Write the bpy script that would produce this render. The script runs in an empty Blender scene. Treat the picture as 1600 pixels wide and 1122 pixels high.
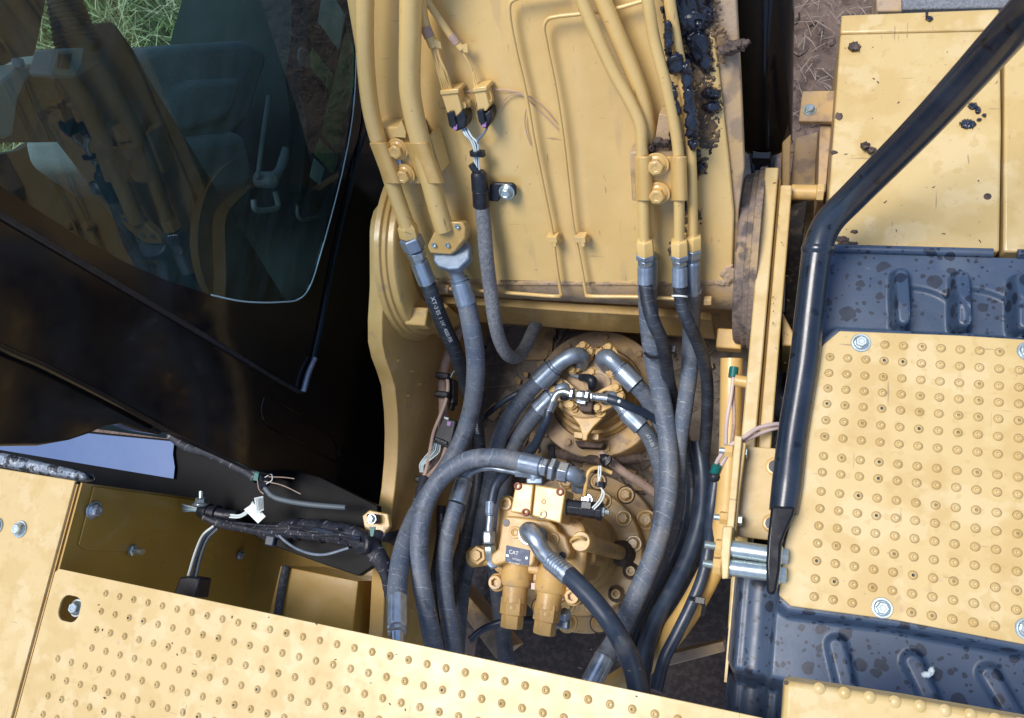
import bpy, bmesh, math, random
from mathutils import Vector, Matrix, noise
random.seed(7)
sc = bpy.context.scene
C = sc.collection
PI = math.pi
# ------------------------------------------------------------------ camera, world, sun, exposure
CAMZ = 1.2
F = 1234.0                      # focal length in photograph pixels (1600 wide)
_r0 = Vector((0.94354344, 0.07515377, -0.32261072))
_r1 = Vector((0.1506918, -0.96469483, 0.21599967))
_r2 = Vector((-0.29498771, -0.25241986, -0.92155654))
cam_d = bpy.data.cameras.new('camera')
cam = bpy.data.objects.new('camera', cam_d); C.objects.link(cam)
cam_d.sensor_width = 36.0; cam_d.lens = F/1600*36
cam_d.clip_start = 0.02; cam_d.clip_end = 300
cam.matrix_world = Matrix(((_r0.x, -_r0.y, -_r0.z, 0), (_r1.x, -_r1.y, -_r1.z, 0), (_r2.x, -_r2.y, -_r2.z, CAMZ), (0, 0, 0, 1)))
sc.camera = cam
w = bpy.data.worlds.new("World"); sc.world = w; w.use_nodes = True
nt = w.node_tree
bg = nt.nodes['Background']
sky = nt.nodes.new('ShaderNodeTexSky'); sky.sky_type = 'NISHITA'; sky.sun_disc = False
SUN_EL = math.radians(74); SUN_ROT = math.radians(265)
sky.sun_elevation = SUN_EL; sky.sun_rotation = SUN_ROT; sky.air_density = 1.0; sky.dust_density = 1.0; sky.ozone_density = 1.6
nt.links.new(sky.outputs[0], bg.inputs[0]); bg.inputs[1].default_value = 0.125
sl = bpy.data.lights.new('sun', 'SUN'); sl.energy = 2.3; sl.angle = math.radians(26); sl.color = (1.0, 0.955, 0.89)
so = bpy.data.objects.new('sun', sl); C.objects.link(so)
sd = Vector((math.sin(SUN_ROT)*math.cos(SUN_EL), math.cos(SUN_ROT)*math.cos(SUN_EL), math.sin(SUN_EL)))
so.rotation_euler = sd.to_track_quat('Z', 'Y').to_euler()
so.location = sd*6
sc.view_settings.view_transform = 'Standard'; sc.view_settings.look = 'None'
sc.view_settings.exposure = 0.66; sc.view_settings.gamma = 1.0
sc.render.resolution_x = 1024; sc.render.resolution_y = 718

# ------------------------------------------------------------------ pixel -> world
CO = Vector((0, 0, CAMZ))
def ray(px, py):
    d = Vector(((px-800)/F, (py-561)/F, 1.0))
    return Vector((_r0.dot(d), _r1.dot(d), _r2.dot(d)))
def at(px, py, z):
    r = ray(px, py); return CO + r*((z-CAMZ)/r.z)
def atx(px, py, x):
    r = ray(px, py); return CO + r*(x/r.x)
_a = math.radians(52)
BN = Vector((0, -math.sin(_a), math.cos(_a)))       # boom plate normal
BU = Vector((0, math.cos(_a), math.sin(_a)))        # up the boom
BP = Vector((0, .507, -.24))
def B(px, py, off=0.0):
    r = ray(px, py); return CO + r*((BP + BN*off - CO).dot(BN)/r.dot(BN))
def V(p):
    return p.copy() if isinstance(p, Vector) else at(*p)
def depth(p):
    v = p - CO
    return v.x*_r0.z + v.y*_r1.z + v.z*_r2.z
def rad(p, wpx):
    return 0.5*wpx*depth(p)/F

# ------------------------------------------------------------------ materials
def N(t, typ, **kw):
    n = t.nodes.new(typ)
    for k, v in kw.items():
        setattr(n, k, v)
    return n
def mk(name, base, rough=.5, metal=0.0, layers=(), bump=None, coat=0.0, rvar=0.0, spec=0.5, hose=None, drops=None):
    """layers: (colour, scale, lo, hi, amount[, detail]) noise patches over the base colour"""
    m = bpy.data.materials.new(name); m.use_nodes = True
    t = m.node_tree; L = t.links
    b = t.nodes['Principled BSDF']
    b.inputs['Base Color'].default_value = (*base, 1); b.inputs['Roughness'].default_value = rough
    b.inputs['Metallic'].default_value = metal; b.inputs['Coat Weight'].default_value = coat
    b.inputs['Coat Roughness'].default_value = .12
    b.inputs['Specular IOR Level'].default_value = spec
    geo = N(t, 'ShaderNodeNewGeometry')
    pos = geo.outputs['Position']
    col = None; rsock = None
    for i, l in enumerate(layers):
        c, s, lo, hi, amt = l[:5]; det = l[5] if len(l) > 5 else 5.0
        n = N(t, 'ShaderNodeTexNoise'); n.inputs['Scale'].default_value = s; n.inputs['Detail'].default_value = det
        mp = N(t, 'ShaderNodeMapping'); mp.inputs['Location'].default_value = (i*3.7, i*1.3, i*2.1)
        if len(l) > 6: mp.inputs['Scale'].default_value = l[6]
        L.new(pos, mp.inputs[0]); L.new(mp.outputs[0], n.inputs['Vector'])
        r = N(t, 'ShaderNodeMapRange'); r.inputs[1].default_value = lo; r.inputs[2].default_value = hi
        r.inputs[3].default_value = 0; r.inputs[4].default_value = amt
        L.new(n.outputs[0], r.inputs[0])
        mx = N(t, 'ShaderNodeMix', data_type='RGBA')
        if col is None: mx.inputs[6].default_value = (*base, 1)
        else: L.new(col, mx.inputs[6])
        mx.inputs[7].default_value = (*c, 1)
        L.new(r.outputs[0], mx.inputs[0]); col = mx.outputs[2]
        if rsock is None: rsock = r.outputs[0]
    bsrc = None
    if drops:       # dried / wet water marks: voronoi discs with varied size
        dc, dsc, dr = drops
        for k, (sc_, rr) in enumerate(((dsc, dr), (dsc*2.4, dr*.85))):
            nz = N(t, 'ShaderNodeTexNoise'); nz.inputs['Scale'].default_value = 55
            L.new(pos, nz.inputs['Vector'])
            va = N(t, 'ShaderNodeVectorMath', operation='MULTIPLY_ADD'); va.inputs[1].default_value = (.010, .010, .010)
            L.new(nz.outputs[1], va.inputs[0]); L.new(pos, va.inputs[2])
            vv = N(t, 'ShaderNodeTexVoronoi'); vv.inputs['Scale'].default_value = sc_; L.new(va.outputs[0], vv.inputs['Vector'])
            sp = N(t, 'ShaderNodeSeparateColor'); L.new(vv.outputs['Color'], sp.inputs[0])
            m1 = N(t, 'ShaderNodeMath', operation='MULTIPLY'); L.new(sp.outputs[0], m1.inputs[0]); m1.inputs[1].default_value = rr
            lt = N(t, 'ShaderNodeMath', operation='SUBTRACT'); L.new(m1.outputs[0], lt.inputs[0]); L.new(vv.outputs['Distance'], lt.inputs[1])
            r = N(t, 'ShaderNodeMapRange'); r.inputs[1].default_value = 0; r.inputs[2].default_value = .03; r.inputs[4].default_value = .85
            L.new(lt.outputs[0], r.inputs[0])
            mx = N(t, 'ShaderNodeMix', data_type='RGBA')
            if col is None: mx.inputs[6].default_value = (*base, 1)
            else: L.new(col, mx.inputs[6])
            mx.inputs[7].default_value = (*dc, 1); L.new(r.outputs[0], mx.inputs[0]); col = mx.outputs[2]
    if hose:        # cured rubber: wrap marks along the length (uv.x in metres)
        lc, pitch, amt = hose
        uv = N(t, 'ShaderNodeUVMap'); sx = N(t, 'ShaderNodeSeparateXYZ'); L.new(uv.outputs[0], sx.inputs[0])
        nz = N(t, 'ShaderNodeTexNoise'); nz.inputs['Scale'].default_value = 14; L.new(pos, nz.inputs['Vector'])
        a1 = N(t, 'ShaderNodeMath', operation='MULTIPLY_ADD'); L.new(sx.outputs[1], a1.inputs[0]); a1.inputs[1].default_value = .22; L.new(sx.outputs[0], a1.inputs[2])
        a2 = N(t, 'ShaderNodeMath', operation='MULTIPLY_ADD'); L.new(nz.outputs[0], a2.inputs[0]); a2.inputs[1].default_value = .05; L.new(a1.outputs[0], a2.inputs[2])
        dv = N(t, 'ShaderNodeMath', operation='DIVIDE'); L.new(a2.outputs[0], dv.inputs[0]); dv.inputs[1].default_value = pitch
        fr = N(t, 'ShaderNodeMath', operation='FRACT'); L.new(dv.outputs[0], fr.inputs[0])
        pk = N(t, 'ShaderNodeMath', operation='PINGPONG'); L.new(dv.outputs[0], pk.inputs[0]); pk.inputs[1].default_value = .5
        r = N(t, 'ShaderNodeMapRange'); r.inputs[1].default_value = .035; r.inputs[2].default_value = 0; r.inputs[4].default_value = 1
        L.new(pk.outputs[0], r.inputs[0])
        bk = N(t, 'ShaderNodeTexNoise'); bk.inputs['Scale'].default_value = 60; L.new(pos, bk.inputs['Vector'])
        br = N(t, 'ShaderNodeMapRange'); br.inputs[1].default_value = .4; br.inputs[2].default_value = .6; br.inputs[4].default_value = amt; L.new(bk.outputs[0], br.inputs[0])
        ml = N(t, 'ShaderNodeMath', operation='MULTIPLY'); L.new(r.outputs[0], ml.inputs[0]); L.new(br.outputs[0], ml.inputs[1])
        mx = N(t, 'ShaderNodeMix', data_type='RGBA')
        if col is None: mx.inputs[6].default_value = (*base, 1)
        else: L.new(col, mx.inputs[6])
        mx.inputs[7].default_value = (*lc, 1); L.new(ml.outputs[0], mx.inputs[0]); col = mx.outputs[2]
        bsrc = fr.outputs[0]
    if col is not None: L.new(col, b.inputs['Base Color'])
    if rvar:
        n = N(t, 'ShaderNodeTexNoise'); n.inputs['Scale'].default_value = 40; n.inputs['Detail'].default_value = 4; L.new(pos, n.inputs['Vector'])
        r = N(t, 'ShaderNodeMapRange'); r.inputs[1].default_value = .3; r.inputs[2].default_value = .7
        r.inputs[3].default_value = max(.03, rough-rvar); r.inputs[4].default_value = min(1, rough+rvar); L.new(n.outputs[0], r.inputs[0]); L.new(r.outputs[0], b.inputs['Roughness'])
    if bump:
        s, st, dist = bump
        n = N(t, 'ShaderNodeTexNoise'); n.inputs['Scale'].default_value = s; n.inputs['Detail'].default_value = 4; L.new(pos, n.inputs['Vector'])
        bp = N(t, 'ShaderNodeBump'); bp.inputs['Strength'].default_value = st; bp.inputs['Distance'].default_value = dist
        L.new(n.outputs[0], bp.inputs['Height'])
        last = bp.outputs[0]
        if bsrc is not None:
            b2 = N(t, 'ShaderNodeBump'); b2.inputs['Strength'].default_value = .35; b2.inputs['Distance'].default_value = .0015
            L.new(bsrc, b2.inputs['Height']); L.new(last, b2.inputs['Normal']); last = b2.outputs[0]
        L.new(last, b.inputs['Normal'])
    return m
YC = (.60, .435, .185)
M = {}
M['ring'] = mk('dark_stud_ring', (.36, .235, .085), .6, 0, [((.22, .14, .07), 90, .5, .62, .7)])  # darker brown at each stud foot and in some centres
SCR = ((.30, .20, .11), 26, .715, .74, .8, 3, (6, .5, 1)); SCR2 = ((.28, .19, .11), 22, .72, .75, .7, 3, (.5, 7, 1))
M['deck'] = mk('yellow_deck_paint', YC, .42, 0, [((.53, .36, .125), 11, .49, .56, .6, 7), ((.66, .51, .27), 17, .54, .60, .55, 7), ((.51, .345, .12), 45, .60, .64, .45), ((.26, .18, .12), 190, .68, .75, .8), ((.42, .27, .2), 26, .69, .75, .5), SCR, SCR2], bump=(6, .15, .01), coat=.25, rvar=.12)
M['paint'] = mk('yellow_paint', (.63, .41, .145), .38, 0, [((.55, .34, .10), 7, .45, .6, .7), ((.40, .28, .16), 34, .62, .70, .5), ((.72, .49, .2), 30, .55, .66, .35), ((.24, .16, .10), 170, .70, .76, .6)], bump=(450, .10, .001), coat=.3, rvar=.1)
M['boom'] = mk('yellow_boom_paint', (.70, .485, .185), .36, 0, [((.61, .405, .145), 5, .45, .62, .6), ((.72, .51, .23), 6, .50, .68, .5, 6, (3, .5, .5)), ((.50, .35, .17), 13, .60, .70, .5, 6, (2.5, .6, .6)), ((.30, .2, .11), 110, .69, .76, .7), SCR, SCR2], bump=(7, .3, .015), coat=.35, rvar=.1)
M['dusty'] = mk('dust_covered_yellow', (.52, .35, .16), .7, 0, [((.42, .31, .22), 11, .40, .58, .85), ((.22, .165, .13), 28, .52, .62, .6), ((.12, .09, .08), 120, .66, .72, .8)], bump=(160, .35, .002), rvar=.15)
M['cast'] = mk('painted_casting', (.60, .385, .135), .5, 0, [((.50, .31, .12), 14, .42, .6, .7), ((.38, .27, .17), 40, .56, .68, .7), ((.2, .14, .1), 150, .68, .74, .7)], bump=(240, .45, .002), coat=.15, rvar=.12)
M['amber'] = mk('shaded_inner_yellow', (.43, .26, .05), .35, 0, [((.36, .215, .045), 5, .45, .6, .7), ((.43, .31, .14), 16, .60, .70, .35), ((.46, .40, .30), 60, .71, .75, .4)], bump=(9, .2, .006), coat=.35, rvar=.1)  # the yellow paint with the bay's shade put into its colour
M['floor'] = mk('dirty_frame_floor', (.25, .215, .185), .85, 0, [((.33, .28, .235), 9, .42, .6, .8), ((.13, .11, .095), 15, .48, .6, .8), ((.31, .26, .21), 60, .6, .7, .5), ((.05, .04, .036), 90, .66, .70, .8)], bump=(70, .7, .004))
M['grimedust'] = mk('grimy_dusty_paint', (.40, .28, .15), .8, 0, [((.17, .13, .115), 12, .34, .50, .9), ((.07, .06, .06), 30, .5, .6, .8), ((.36, .27, .22), 70, .6, .68, .6)], bump=(110, .8, .004))
M['grime'] = mk('black_grime', (.05, .043, .04), .8, 0, [((.16, .12, .09), 40, .5, .65, .8), ((.33, .25, .2), 90, .6, .7, .5)], bump=(120, .9, .004))
M['hose'] = mk('dusty_grey_hose', (.095, .125, .18), .55, 0, [((.16, .18, .215), 20, .4, .6, .7), ((.27, .285, .30), 210, .56, .68, .6), ((.04, .045, .055), 30, .60, .66, .5), ((.27, .235, .20), 9, .58, .70, .45)], bump=(300, .4, .0012), hose=((.36, .39, .42), .026, .95), rvar=.1)
M['hoseblack'] = mk('black_rubber_hose', (.022, .028, .042), .42, 0, [((.05, .06, .075), 30, .45, .65, .6), ((.13, .13, .13), 190, .66, .74, .35)], bump=(320, .3, .001), hose=((.24, .26, .28), .0135, 1.0), rvar=.1)
M['hosesmooth'] = mk('smooth_black_hose', (.02, .032, .06), .38, 0, [((.04, .06, .09), 25, .45, .65, .7), ((.12, .12, .13), 16, .62, .70, .35), ((.12, .12, .13), 260, .70, .76, .3)], bump=(400, .15, .0006), rvar=.08)
M['conduit'] = mk('grey_fabric_conduit', (.17, .18, .20), .8, 0, [((.25, .26, .28), 160, .45, .6, .8), ((.08, .09, .11), 220, .55, .65, .7)], bump=(500, .8, .0015), hose=((.34, .35, .37), .055, .5))
M['zinc'] = mk('zinc_plated_steel', (.50, .57, .66), .34, .85, [((.34, .42, .52), 45, .45, .6, .6), ((.62, .63, .62), 110, .6, .7, .5)], bump=(200, .15, .0008), rvar=.12)
M['zincdull'] = mk('dull_zinc_fitting', (.30, .37, .47), .45, .6, [((.21, .27, .36), 50, .45, .6, .6), ((.42, .42, .40), 130, .6, .7, .5)], bump=(200, .3, .001), rvar=.12)
M['washer'] = mk('zinc_bolt', (.50, .57, .57), .33, .8, [((.40, .45, .45), 130, .5, .62, .6)], rvar=.1)
M['rust'] = mk('rusty_screw', (.20, .06, .04), .6, .3, [((.34, .14, .08), 200, .5, .6, .7)])
M['plastic'] = mk('black_plastic_cover', (.036, .062, .112), .40, 0, [((.062, .092, .145), 4, .42, .62, .8), ((.11, .13, .17), 9, .60, .72, .6, 7), ((.04, .06, .10), 11, .5, .62, .6), ((.18, .185, .20), 70, .70, .76, .35)], bump=(260, .12, .001), drops=((.008, .013, .028), 42, .50), rvar=.08)
M['rail'] = mk('black_powder_coat', (.012, .018, .032), .27, 0, [((.03, .04, .06), 10, .45, .6, .5), ((.004, .005, .01), 45, .66, .68, .9), ((.2, .2, .2), 200, .74, .78, .3)], bump=(90, .06, .001), coat=.25, rvar=.06)
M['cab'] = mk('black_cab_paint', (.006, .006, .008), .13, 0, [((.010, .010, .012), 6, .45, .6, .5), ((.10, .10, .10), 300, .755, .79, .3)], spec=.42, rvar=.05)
M['gloss'] = mk('dark_mirror_sheet', (.40, .46, .58), .08, 1.0, [((.33, .38, .5), 5, .4, .6, .7)])
M['black'] = mk('matt_black_steel', (.004, .004, .005), .5, 0, [((.008, .008, .010), 14, .45, .6, .6), ((.05, .045, .04), 200, .7, .76, .4)], spec=.12)
M['foil'] = mk('wrinkled_foil_foam', (.20, .25, .33), .4, .2, [((.34, .40, .48), 40, .5, .6, .8), ((.012, .014, .02), 55, .47, .50, .9), ((.26, .31, .4), 55, .53, .55, .9)], bump=(60, .9, .006))
M['darkin'] = mk('cab_dark_trim', (.008, .019, .026), .7, 0, [((.012, .028, .036), 8, .45, .6, .6)], spec=.08, bump=(300, .3, .001))
M['greyin'] = mk('cab_grey_trim', (.12, .15, .17), .5, 0, [((.08, .10, .12), 12, .45, .6, .6)], bump=(500, .2, .001))
M['seat'] = mk('seat_fabric', (.15, .20, .22), .9, 0, [((.20, .25, .27), 320, .45, .55, .9), ((.11, .15, .165), 7, .45, .6, .6)], bump=(420, .7, .002))
M['soil'] = mk('brown_soil', (.14, .095, .075), .95, 0, [((.20, .14, .11), 6, .42, .6, .8), ((.075, .05, .04), 16, .5, .6, .8), ((.28, .22, .18), 60, .6, .68, .6)], bump=(25, 1.0, .03))
M['straw'] = mk('dry_straw', (.33, .27, .21), .8, 0, [((.25, .2, .15), 30, .45, .6, .6)])
M['grass'] = mk('green_grass', (.10, .19, .045), .7, 0, [((.22, .26, .10), 3, .45, .6, .7)])
M['palegrass'] = mk('pale_grass', (.42, .40, .24), .8, 0, [((.25, .30, .12), 4, .45, .6, .6)])
M['grease'] = mk('blue_black_grease', (.006, .009, .020), .3, 0, [((.018, .026, .055), 60, .5, .62, .7)], bump=(34, .9, .008), coat=.3)
M['mud'] = mk('dried_mud', (.07, .05, .042), .85, 0, [((.14, .10, .08), 60, .45, .6, .7)], bump=(150, .9, .003))
M['smudge'] = mk('dark_oily_dirt', (.10, .07, .05), .75, 0, [((.25, .16, .08), 30, .45, .6, .7), ((.03, .025, .03), 50, .55, .62, .9)], bump=(150, .7, .002))
M['tape'] = mk('black_harness_tape', (.020, .022, .034), .55, 0, [((.045, .05, .065), 60, .45, .6, .6)], bump=(220, .6, .002), hose=((.42, .42, .42), .03, 1.1))
M['tapeplain'] = mk('black_plastic', (.012, .014, .022), .4, 0, [((.03, .034, .045), 90, .5, .6, .5)], bump=(300, .3, .001))
M['tan'] = mk('tan_dusty_conduit', (.42, .29, .23), .8, 0, [((.50, .38, .32), 60, .45, .6, .7), ((.10, .07, .06), 60, .66, .70, .9)], bump=(300, .6, .0015))
M['tanwire'] = mk('pale_tan_wire', (.58, .43, .35), .6, 0, [((.48, .34, .27), 30, .45, .6, .7)])
M['pinkwire'] = mk('pale_pink_wire', (.60, .48, .46), .5)
M['white'] = mk('white_wire', (.72, .78, .76), .4)
M['tealwire'] = mk('pale_teal_wire', (.30, .48, .55), .4)
M['label'] = mk('white_paper_tag', (.70, .76, .74), .6)
M['ink'] = mk('grey_ink', (.16, .18, .18), .6)
M['teal'] = mk('teal_plastic', (.0, .12, .11), .4)
M['purple'] = mk('lilac_lock_tab', (.42, .22, .55), .4)
M['blueplate'] = mk('dark_blue_nameplate', (.02, .04, .11), .5, .0, [((.10, .14, .22), 90, .5, .6, .5)])
M['platetext'] = mk('nameplate_lettering', (.55, .58, .60), .4)
M['hosetext'] = mk('white_hose_print', (.55, .58, .62), .5)
M['bluechip'] = mk('chipped_blue_primer', (.22, .36, .62), .45, 0, [((.35, .45, .6), 60, .5, .6, .6)])
M['decalgreen'] = mk('green_decal', (.32, .50, .22), .5, 0, [((.10, .17, .08), 60, .5, .6, .5)])
M['decalblue'] = mk('pale_blue_decal', (.45, .62, .70), .5)
M['bulb'] = mk('rubber_bulb_seal', (.05, .055, .07), .8, 0, [((.12, .13, .15), 150, .5, .6, .8)], bump=(300, .8, .002))
# cab glass: thin tinted sheet, real dielectric reflection
g = bpy.data.materials.new('tinted_cab_glass'); g.use_nodes = True; t = g.node_tree
t.nodes.remove(t.nodes['Principled BSDF'])
fr = N(t, 'ShaderNodeFresnel'); fr.inputs[0].default_value = 1.58
tr = N(t, 'ShaderNodeBsdfTransparent'); tr.inputs[0].default_value = (.52, .78, .76, 1)
gl = N(t, 'ShaderNodeBsdfGlossy'); gl.inputs['Roughness'].default_value = .012; gl.inputs[0].default_value = (.9, .95, .92, 1)
mx = N(t, 'ShaderNodeMixShader'); t.links.new(fr.outputs[0], mx.inputs[0]); t.links.new(tr.outputs[0], mx.inputs[1]); t.links.new(gl.outputs[0], mx.inputs[2])
ge = N(t, 'ShaderNodeNewGeometry'); mpn = N(t, 'ShaderNodeMapping'); mpn.inputs['Rotation'].default_value = (.6, 0, 0); mpn.inputs['Scale'].default_value = (1, 1.2, 6)
t.links.new(ge.outputs['Position'], mpn.inputs[0]); dn = N(t, 'ShaderNodeTexNoise'); dn.inputs['Scale'].default_value = 6; dn.inputs['Detail'].default_value = 7; t.links.new(mpn.outputs[0], dn.inputs['Vector'])
dr_ = N(t, 'ShaderNodeMapRange'); dr_.inputs[1].default_value = .35; dr_.inputs[2].default_value = .75; dr_.inputs[3].default_value = .015; dr_.inputs[4].default_value = .085; t.links.new(dn.outputs[0], dr_.inputs[0])
df = N(t, 'ShaderNodeBsdfDiffuse'); df.inputs[0].default_value = (.20, .36, .42, 1)
m2 = N(t, 'ShaderNodeMixShader'); t.links.new(dr_.outputs[0], m2.inputs[0]); t.links.new(mx.outputs[0], m2.inputs[1]); t.links.new(df.outputs[0], m2.inputs[2])
t.links.new(m2.outputs[0], t.nodes['Material Output'].inputs[0])
M['glass'] = g

# ------------------------------------------------------------------ mesh builder
ORG = {}
class MB:
    def __init__(s):
        s.bm = bmesh.new(); s.uv = s.bm.loops.layers.uv.new('UVMap'); s.mi = 0
    def faces(s, rings, close=True, cap0=True, cap1=True, us=None, vs=None):
        vr = [[s.bm.verts.new(p) for p in r] for r in rings]
        n = len(vr[0])
        for i in range(len(vr)-1):
            for j in range(n if close else n-1):
                k = (j+1) % n
                try: f = s.bm.faces.new((vr[i][j], vr[i][k], vr[i+1][k], vr[i+1][j]))
                except ValueError: continue
                f.material_index = s.mi; f.smooth = True
                if us:
                    vv = (vs[j], vs[j+1]); uu = (us[i], us[i+1])
                    for lp, c in zip(f.loops, ((uu[0], vv[0]), (uu[0], vv[1]), (uu[1], vv[1]), (uu[1], vv[0]))): lp[s.uv].uv = c
        for flag, r, rev in ((cap0, vr[0], True), (cap1, vr[-1], False)):
            if flag and n > 2:
                try:
                    f = s.bm.faces.new(list(reversed(r)) if rev else r); f.material_index = s.mi; f.smooth = True
                except ValueError: pass
        return vr
    def lathe(s, p, axis, prof, seg=24, flute=0, nfl=8, rot=0.0, c0=True, c1=True):
        """prof: list of (distance along axis, radius)"""
        ax = axis.normalized(); a = ax.orthogonal().normalized(); b = ax.cross(a)
        rings = []
        for h, r in prof:
            rr = []
            for j in range(seg):
                th = 2*PI*j/seg + rot
                q = r*(1 - flute*(abs(math.sin(nfl*th/2))**8)) if r > 0 else 0
                rr.append(p + ax*h + (a*math.cos(th) + b*math.sin(th))*max(q, 1e-5))
            rings.append(rr)
        s.faces(rings, True, c0, c1); return s
    def cyl(s, p0, p1, r0, r1=None, seg=20, ch=0.0):
        r1 = r0 if r1 is None else r1
        d = (p1-p0); L = d.length
        if ch: prof = [(0, r0-ch), (ch, r0), (L-ch, r1), (L, r1-ch)]
        else: prof = [(0, r0), (L, r1)]
        return s.lathe(p0, d, prof, seg)
    def tube(s, pts, r, seg=16, sub=7, caps=True, squash=None):
        P, R = smooth_path(pts, r, sub)
        fr = frames(P)
        rings = []; us = []; L = 0
        for i, p in enumerate(P):
            if i: L += (P[i]-P[i-1]).length
            us.append(L); a, b = fr[i]
            rings.append([p + (a*math.cos(2*PI*j/seg) + b*math.sin(2*PI*j/seg))*R[i] for j in range(seg)])
        vs = [2*PI*j/seg*R[0] for j in range(seg+1)]
        s.faces(rings, True, caps, caps, us, vs); return s
    def prism(s, poly, vec):
        n = len(poly)
        a = [s.bm.verts.new(p) for p in poly]; b = [s.bm.verts.new(p+vec) for p in poly]
        fs = [s.bm.faces.new(a), s.bm.faces.new(list(reversed(b)))]
        for i in range(n):
            j = (i+1) % n
            fs.append(s.bm.faces.new((a[j], a[i], b[i], b[j])))
        for f in fs: f.material_index = s.mi; f.smooth = True
        bmesh.ops.recalc_face_normals(s.bm, faces=fs)
        return s
    def box(s, c, ax, ay, az):
        """centre and three half-extent vectors"""
        return s.prism([c-ax-ay-az, c+ax-ay-az, c+ax+ay-az, c-ax+ay-az], az*2)
    def ball(s, c, r, u=12, v=8, sc=(1, 1, 1), jit=0.0, sd=0):
        rings = []
        for i in range(v+1):
            ph = PI*i/v
            rr = []
            for j in range(u):
                th = 2*PI*j/u
                d = Vector((math.sin(ph)*math.cos(th), math.sin(ph)*math.sin(th), math.cos(ph)))
                k = r*(1 + jit*noise.noise(d*2.2 + Vector((sd, sd*1.7, 0)))) if jit else r
                rr.append(c + Vector((d.x*sc[0], d.y*sc[1], d.z*sc[2]))*k)
            if i in (0, v): rr = [rr[0] + Vector((1e-6*math.cos(2*PI*j/u), 1e-6*math.sin(2*PI*j/u), 0)) for j in range(u)]
            rings.append(rr)
        s.faces(rings); return s
    def hexbolt(s, p, ax, r, washer=True, h=None, mi_head=None, flange=True):
        """r = head across-corner radius"""
        ax = ax.normalized(); h = h or r*.85; z = 0
        if washer:
            s.lathe(p, ax, [(0, r*1.55), (r*.14, r*1.55), (r*.22, r*1.47), (r*.22, r*.9)], 28); z = r*.22
        if flange:
            s.lathe(p + ax*z, ax, [(0, r*1.22), (r*.10, r*1.22), (r*.28, r*1.0)], 24); z += r*.16
        s.lathe(p + ax*z, ax, [(0, r), (h*.85, r), (h, r*.82), (h, r*.5), (h*.93, r*.42)], 6, rot=random.random())
        return s
    def socket(s, p, ax, r):
        ax = ax.normalized()
        s.lathe(p, ax, [(0, r), (r*.75, r), (r*.9, r*.9), (r*.9, r*.60)], 24, c1=False)
        s.lathe(p, ax, [(r*.905, r*.70), (r*.89, r*.58), (r*.2, r*.55), (r*.2, .0)], 6, c0=False, c1=False)
        return s
def smooth_path(pts, r, sub):
    pts = [V(p) for p in pts]; n = len(pts)
    R = list(r) if isinstance(r, (list, tuple)) else [r]*n
    if n == 2 or sub <= 1: return pts, R
    o, ro = [], []
    for i in range(n-1):
        p0 = pts[i-1] if i else pts[0]*2-pts[1]; p1 = pts[i]; p2 = pts[i+1]
        p3 = pts[i+2] if i+2 < n else pts[-1]*2-pts[-2]
        t0 = 0; t1 = max((p1-p0).length**.5, 1e-4); t2 = t1+max((p2-p1).length**.5, 1e-4); t3 = t2+max((p3-p2).length**.5, 1e-4)
        for k in range(sub):
            u = t1 + (t2-t1)*k/sub
            A1 = p0*((t1-u)/(t1-t0)) + p1*((u-t0)/(t1-t0)); A2 = p1*((t2-u)/(t2-t1)) + p2*((u-t1)/(t2-t1)); A3 = p2*((t3-u)/(t3-t2)) + p3*((u-t2)/(t3-t2))
            B1 = A1*((t2-u)/(t2-t0)) + A2*((u-t0)/(t2-t0)); B2 = A2*((t3-u)/(t3-t1)) + A3*((u-t1)/(t3-t1))
            o.append(B1*((t2-u)/(t2-t1)) + B2*((u-t1)/(t2-t1))); ro.append(R[i]+(R[i+1]-R[i])*k/sub)
    o.append(pts[-1]); ro.append(R[-1]); return o, ro
def frames(P):
    fr = []; t = (P[1]-P[0]).normalized(); a = t.orthogonal().normalized()
    for i in range(len(P)):
        t2 = (P[min(i+1, len(P)-1)]-P[max(i-1, 0)]).normalized()
        q = t.rotation_difference(t2); a = (q @ a).normalized(); a = (a - t2*a.dot(t2)).normalized(); t = t2
        fr.append((a.copy(), t2.cross(a)))
    return fr
def tag(o, label=None, cat=None, group=None, kind=None):
    if label: o['label'] = label
    if cat: o['category'] = cat
    if group: o['group'] = group
    if kind: o['kind'] = kind
    return o
def ob(name, mb, mats, parent=None, bevel=0.0, label=None, cat=None, group=None, kind=None, sharp=38, seg=2):
    bm = mb.bm
    xs = [v.co for v in bm.verts]
    mn = Vector((min(v.x for v in xs), min(v.y for v in xs), min(v.z for v in xs))); mxv = Vector((max(v.x for v in xs), max(v.y for v in xs), max(v.z for v in xs)))
    org = Vector(((mn.x+mxv.x)/2, (mn.y+mxv.y)/2, mn.z))
    for v in bm.verts: v.co -= org
    me = bpy.data.meshes.new(name); bm.to_mesh(me); bm.free()
    if not isinstance(mats, (list, tuple)): mats = [mats]
    for m in mats: me.materials.append(M[m] if isinstance(m, str) else m)
    try: me.set_sharp_from_angle(angle=math.radians(sharp))
    except Exception: pass
    o = bpy.data.objects.new(name, me); C.objects.link(o)
    if parent is not None:
        o.parent = parent; o.location = org - ORG[parent.name]
    else: o.location = org
    ORG[o.name] = org
    if bevel:
        md = o.modifiers.new('bevel', 'BEVEL'); md.width = bevel; md.segments = seg; md.limit_method = 'ANGLE'; md.angle_limit = math.radians(40); md.harden_normals = False
    tag(o, label, cat, group, kind); return o
def thing(name, label, cat, loc, group=None):
    o = bpy.data.objects.new(name, None); C.objects.link(o); o.location = V(loc); o.empty_display_size = .05
    ORG[o.name] = V(loc); tag(o, label, cat, group); return o
X, Y, Z = Vector((1, 0, 0)), Vector((0, 1, 0)), Vector((0, 0, 1))
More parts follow.
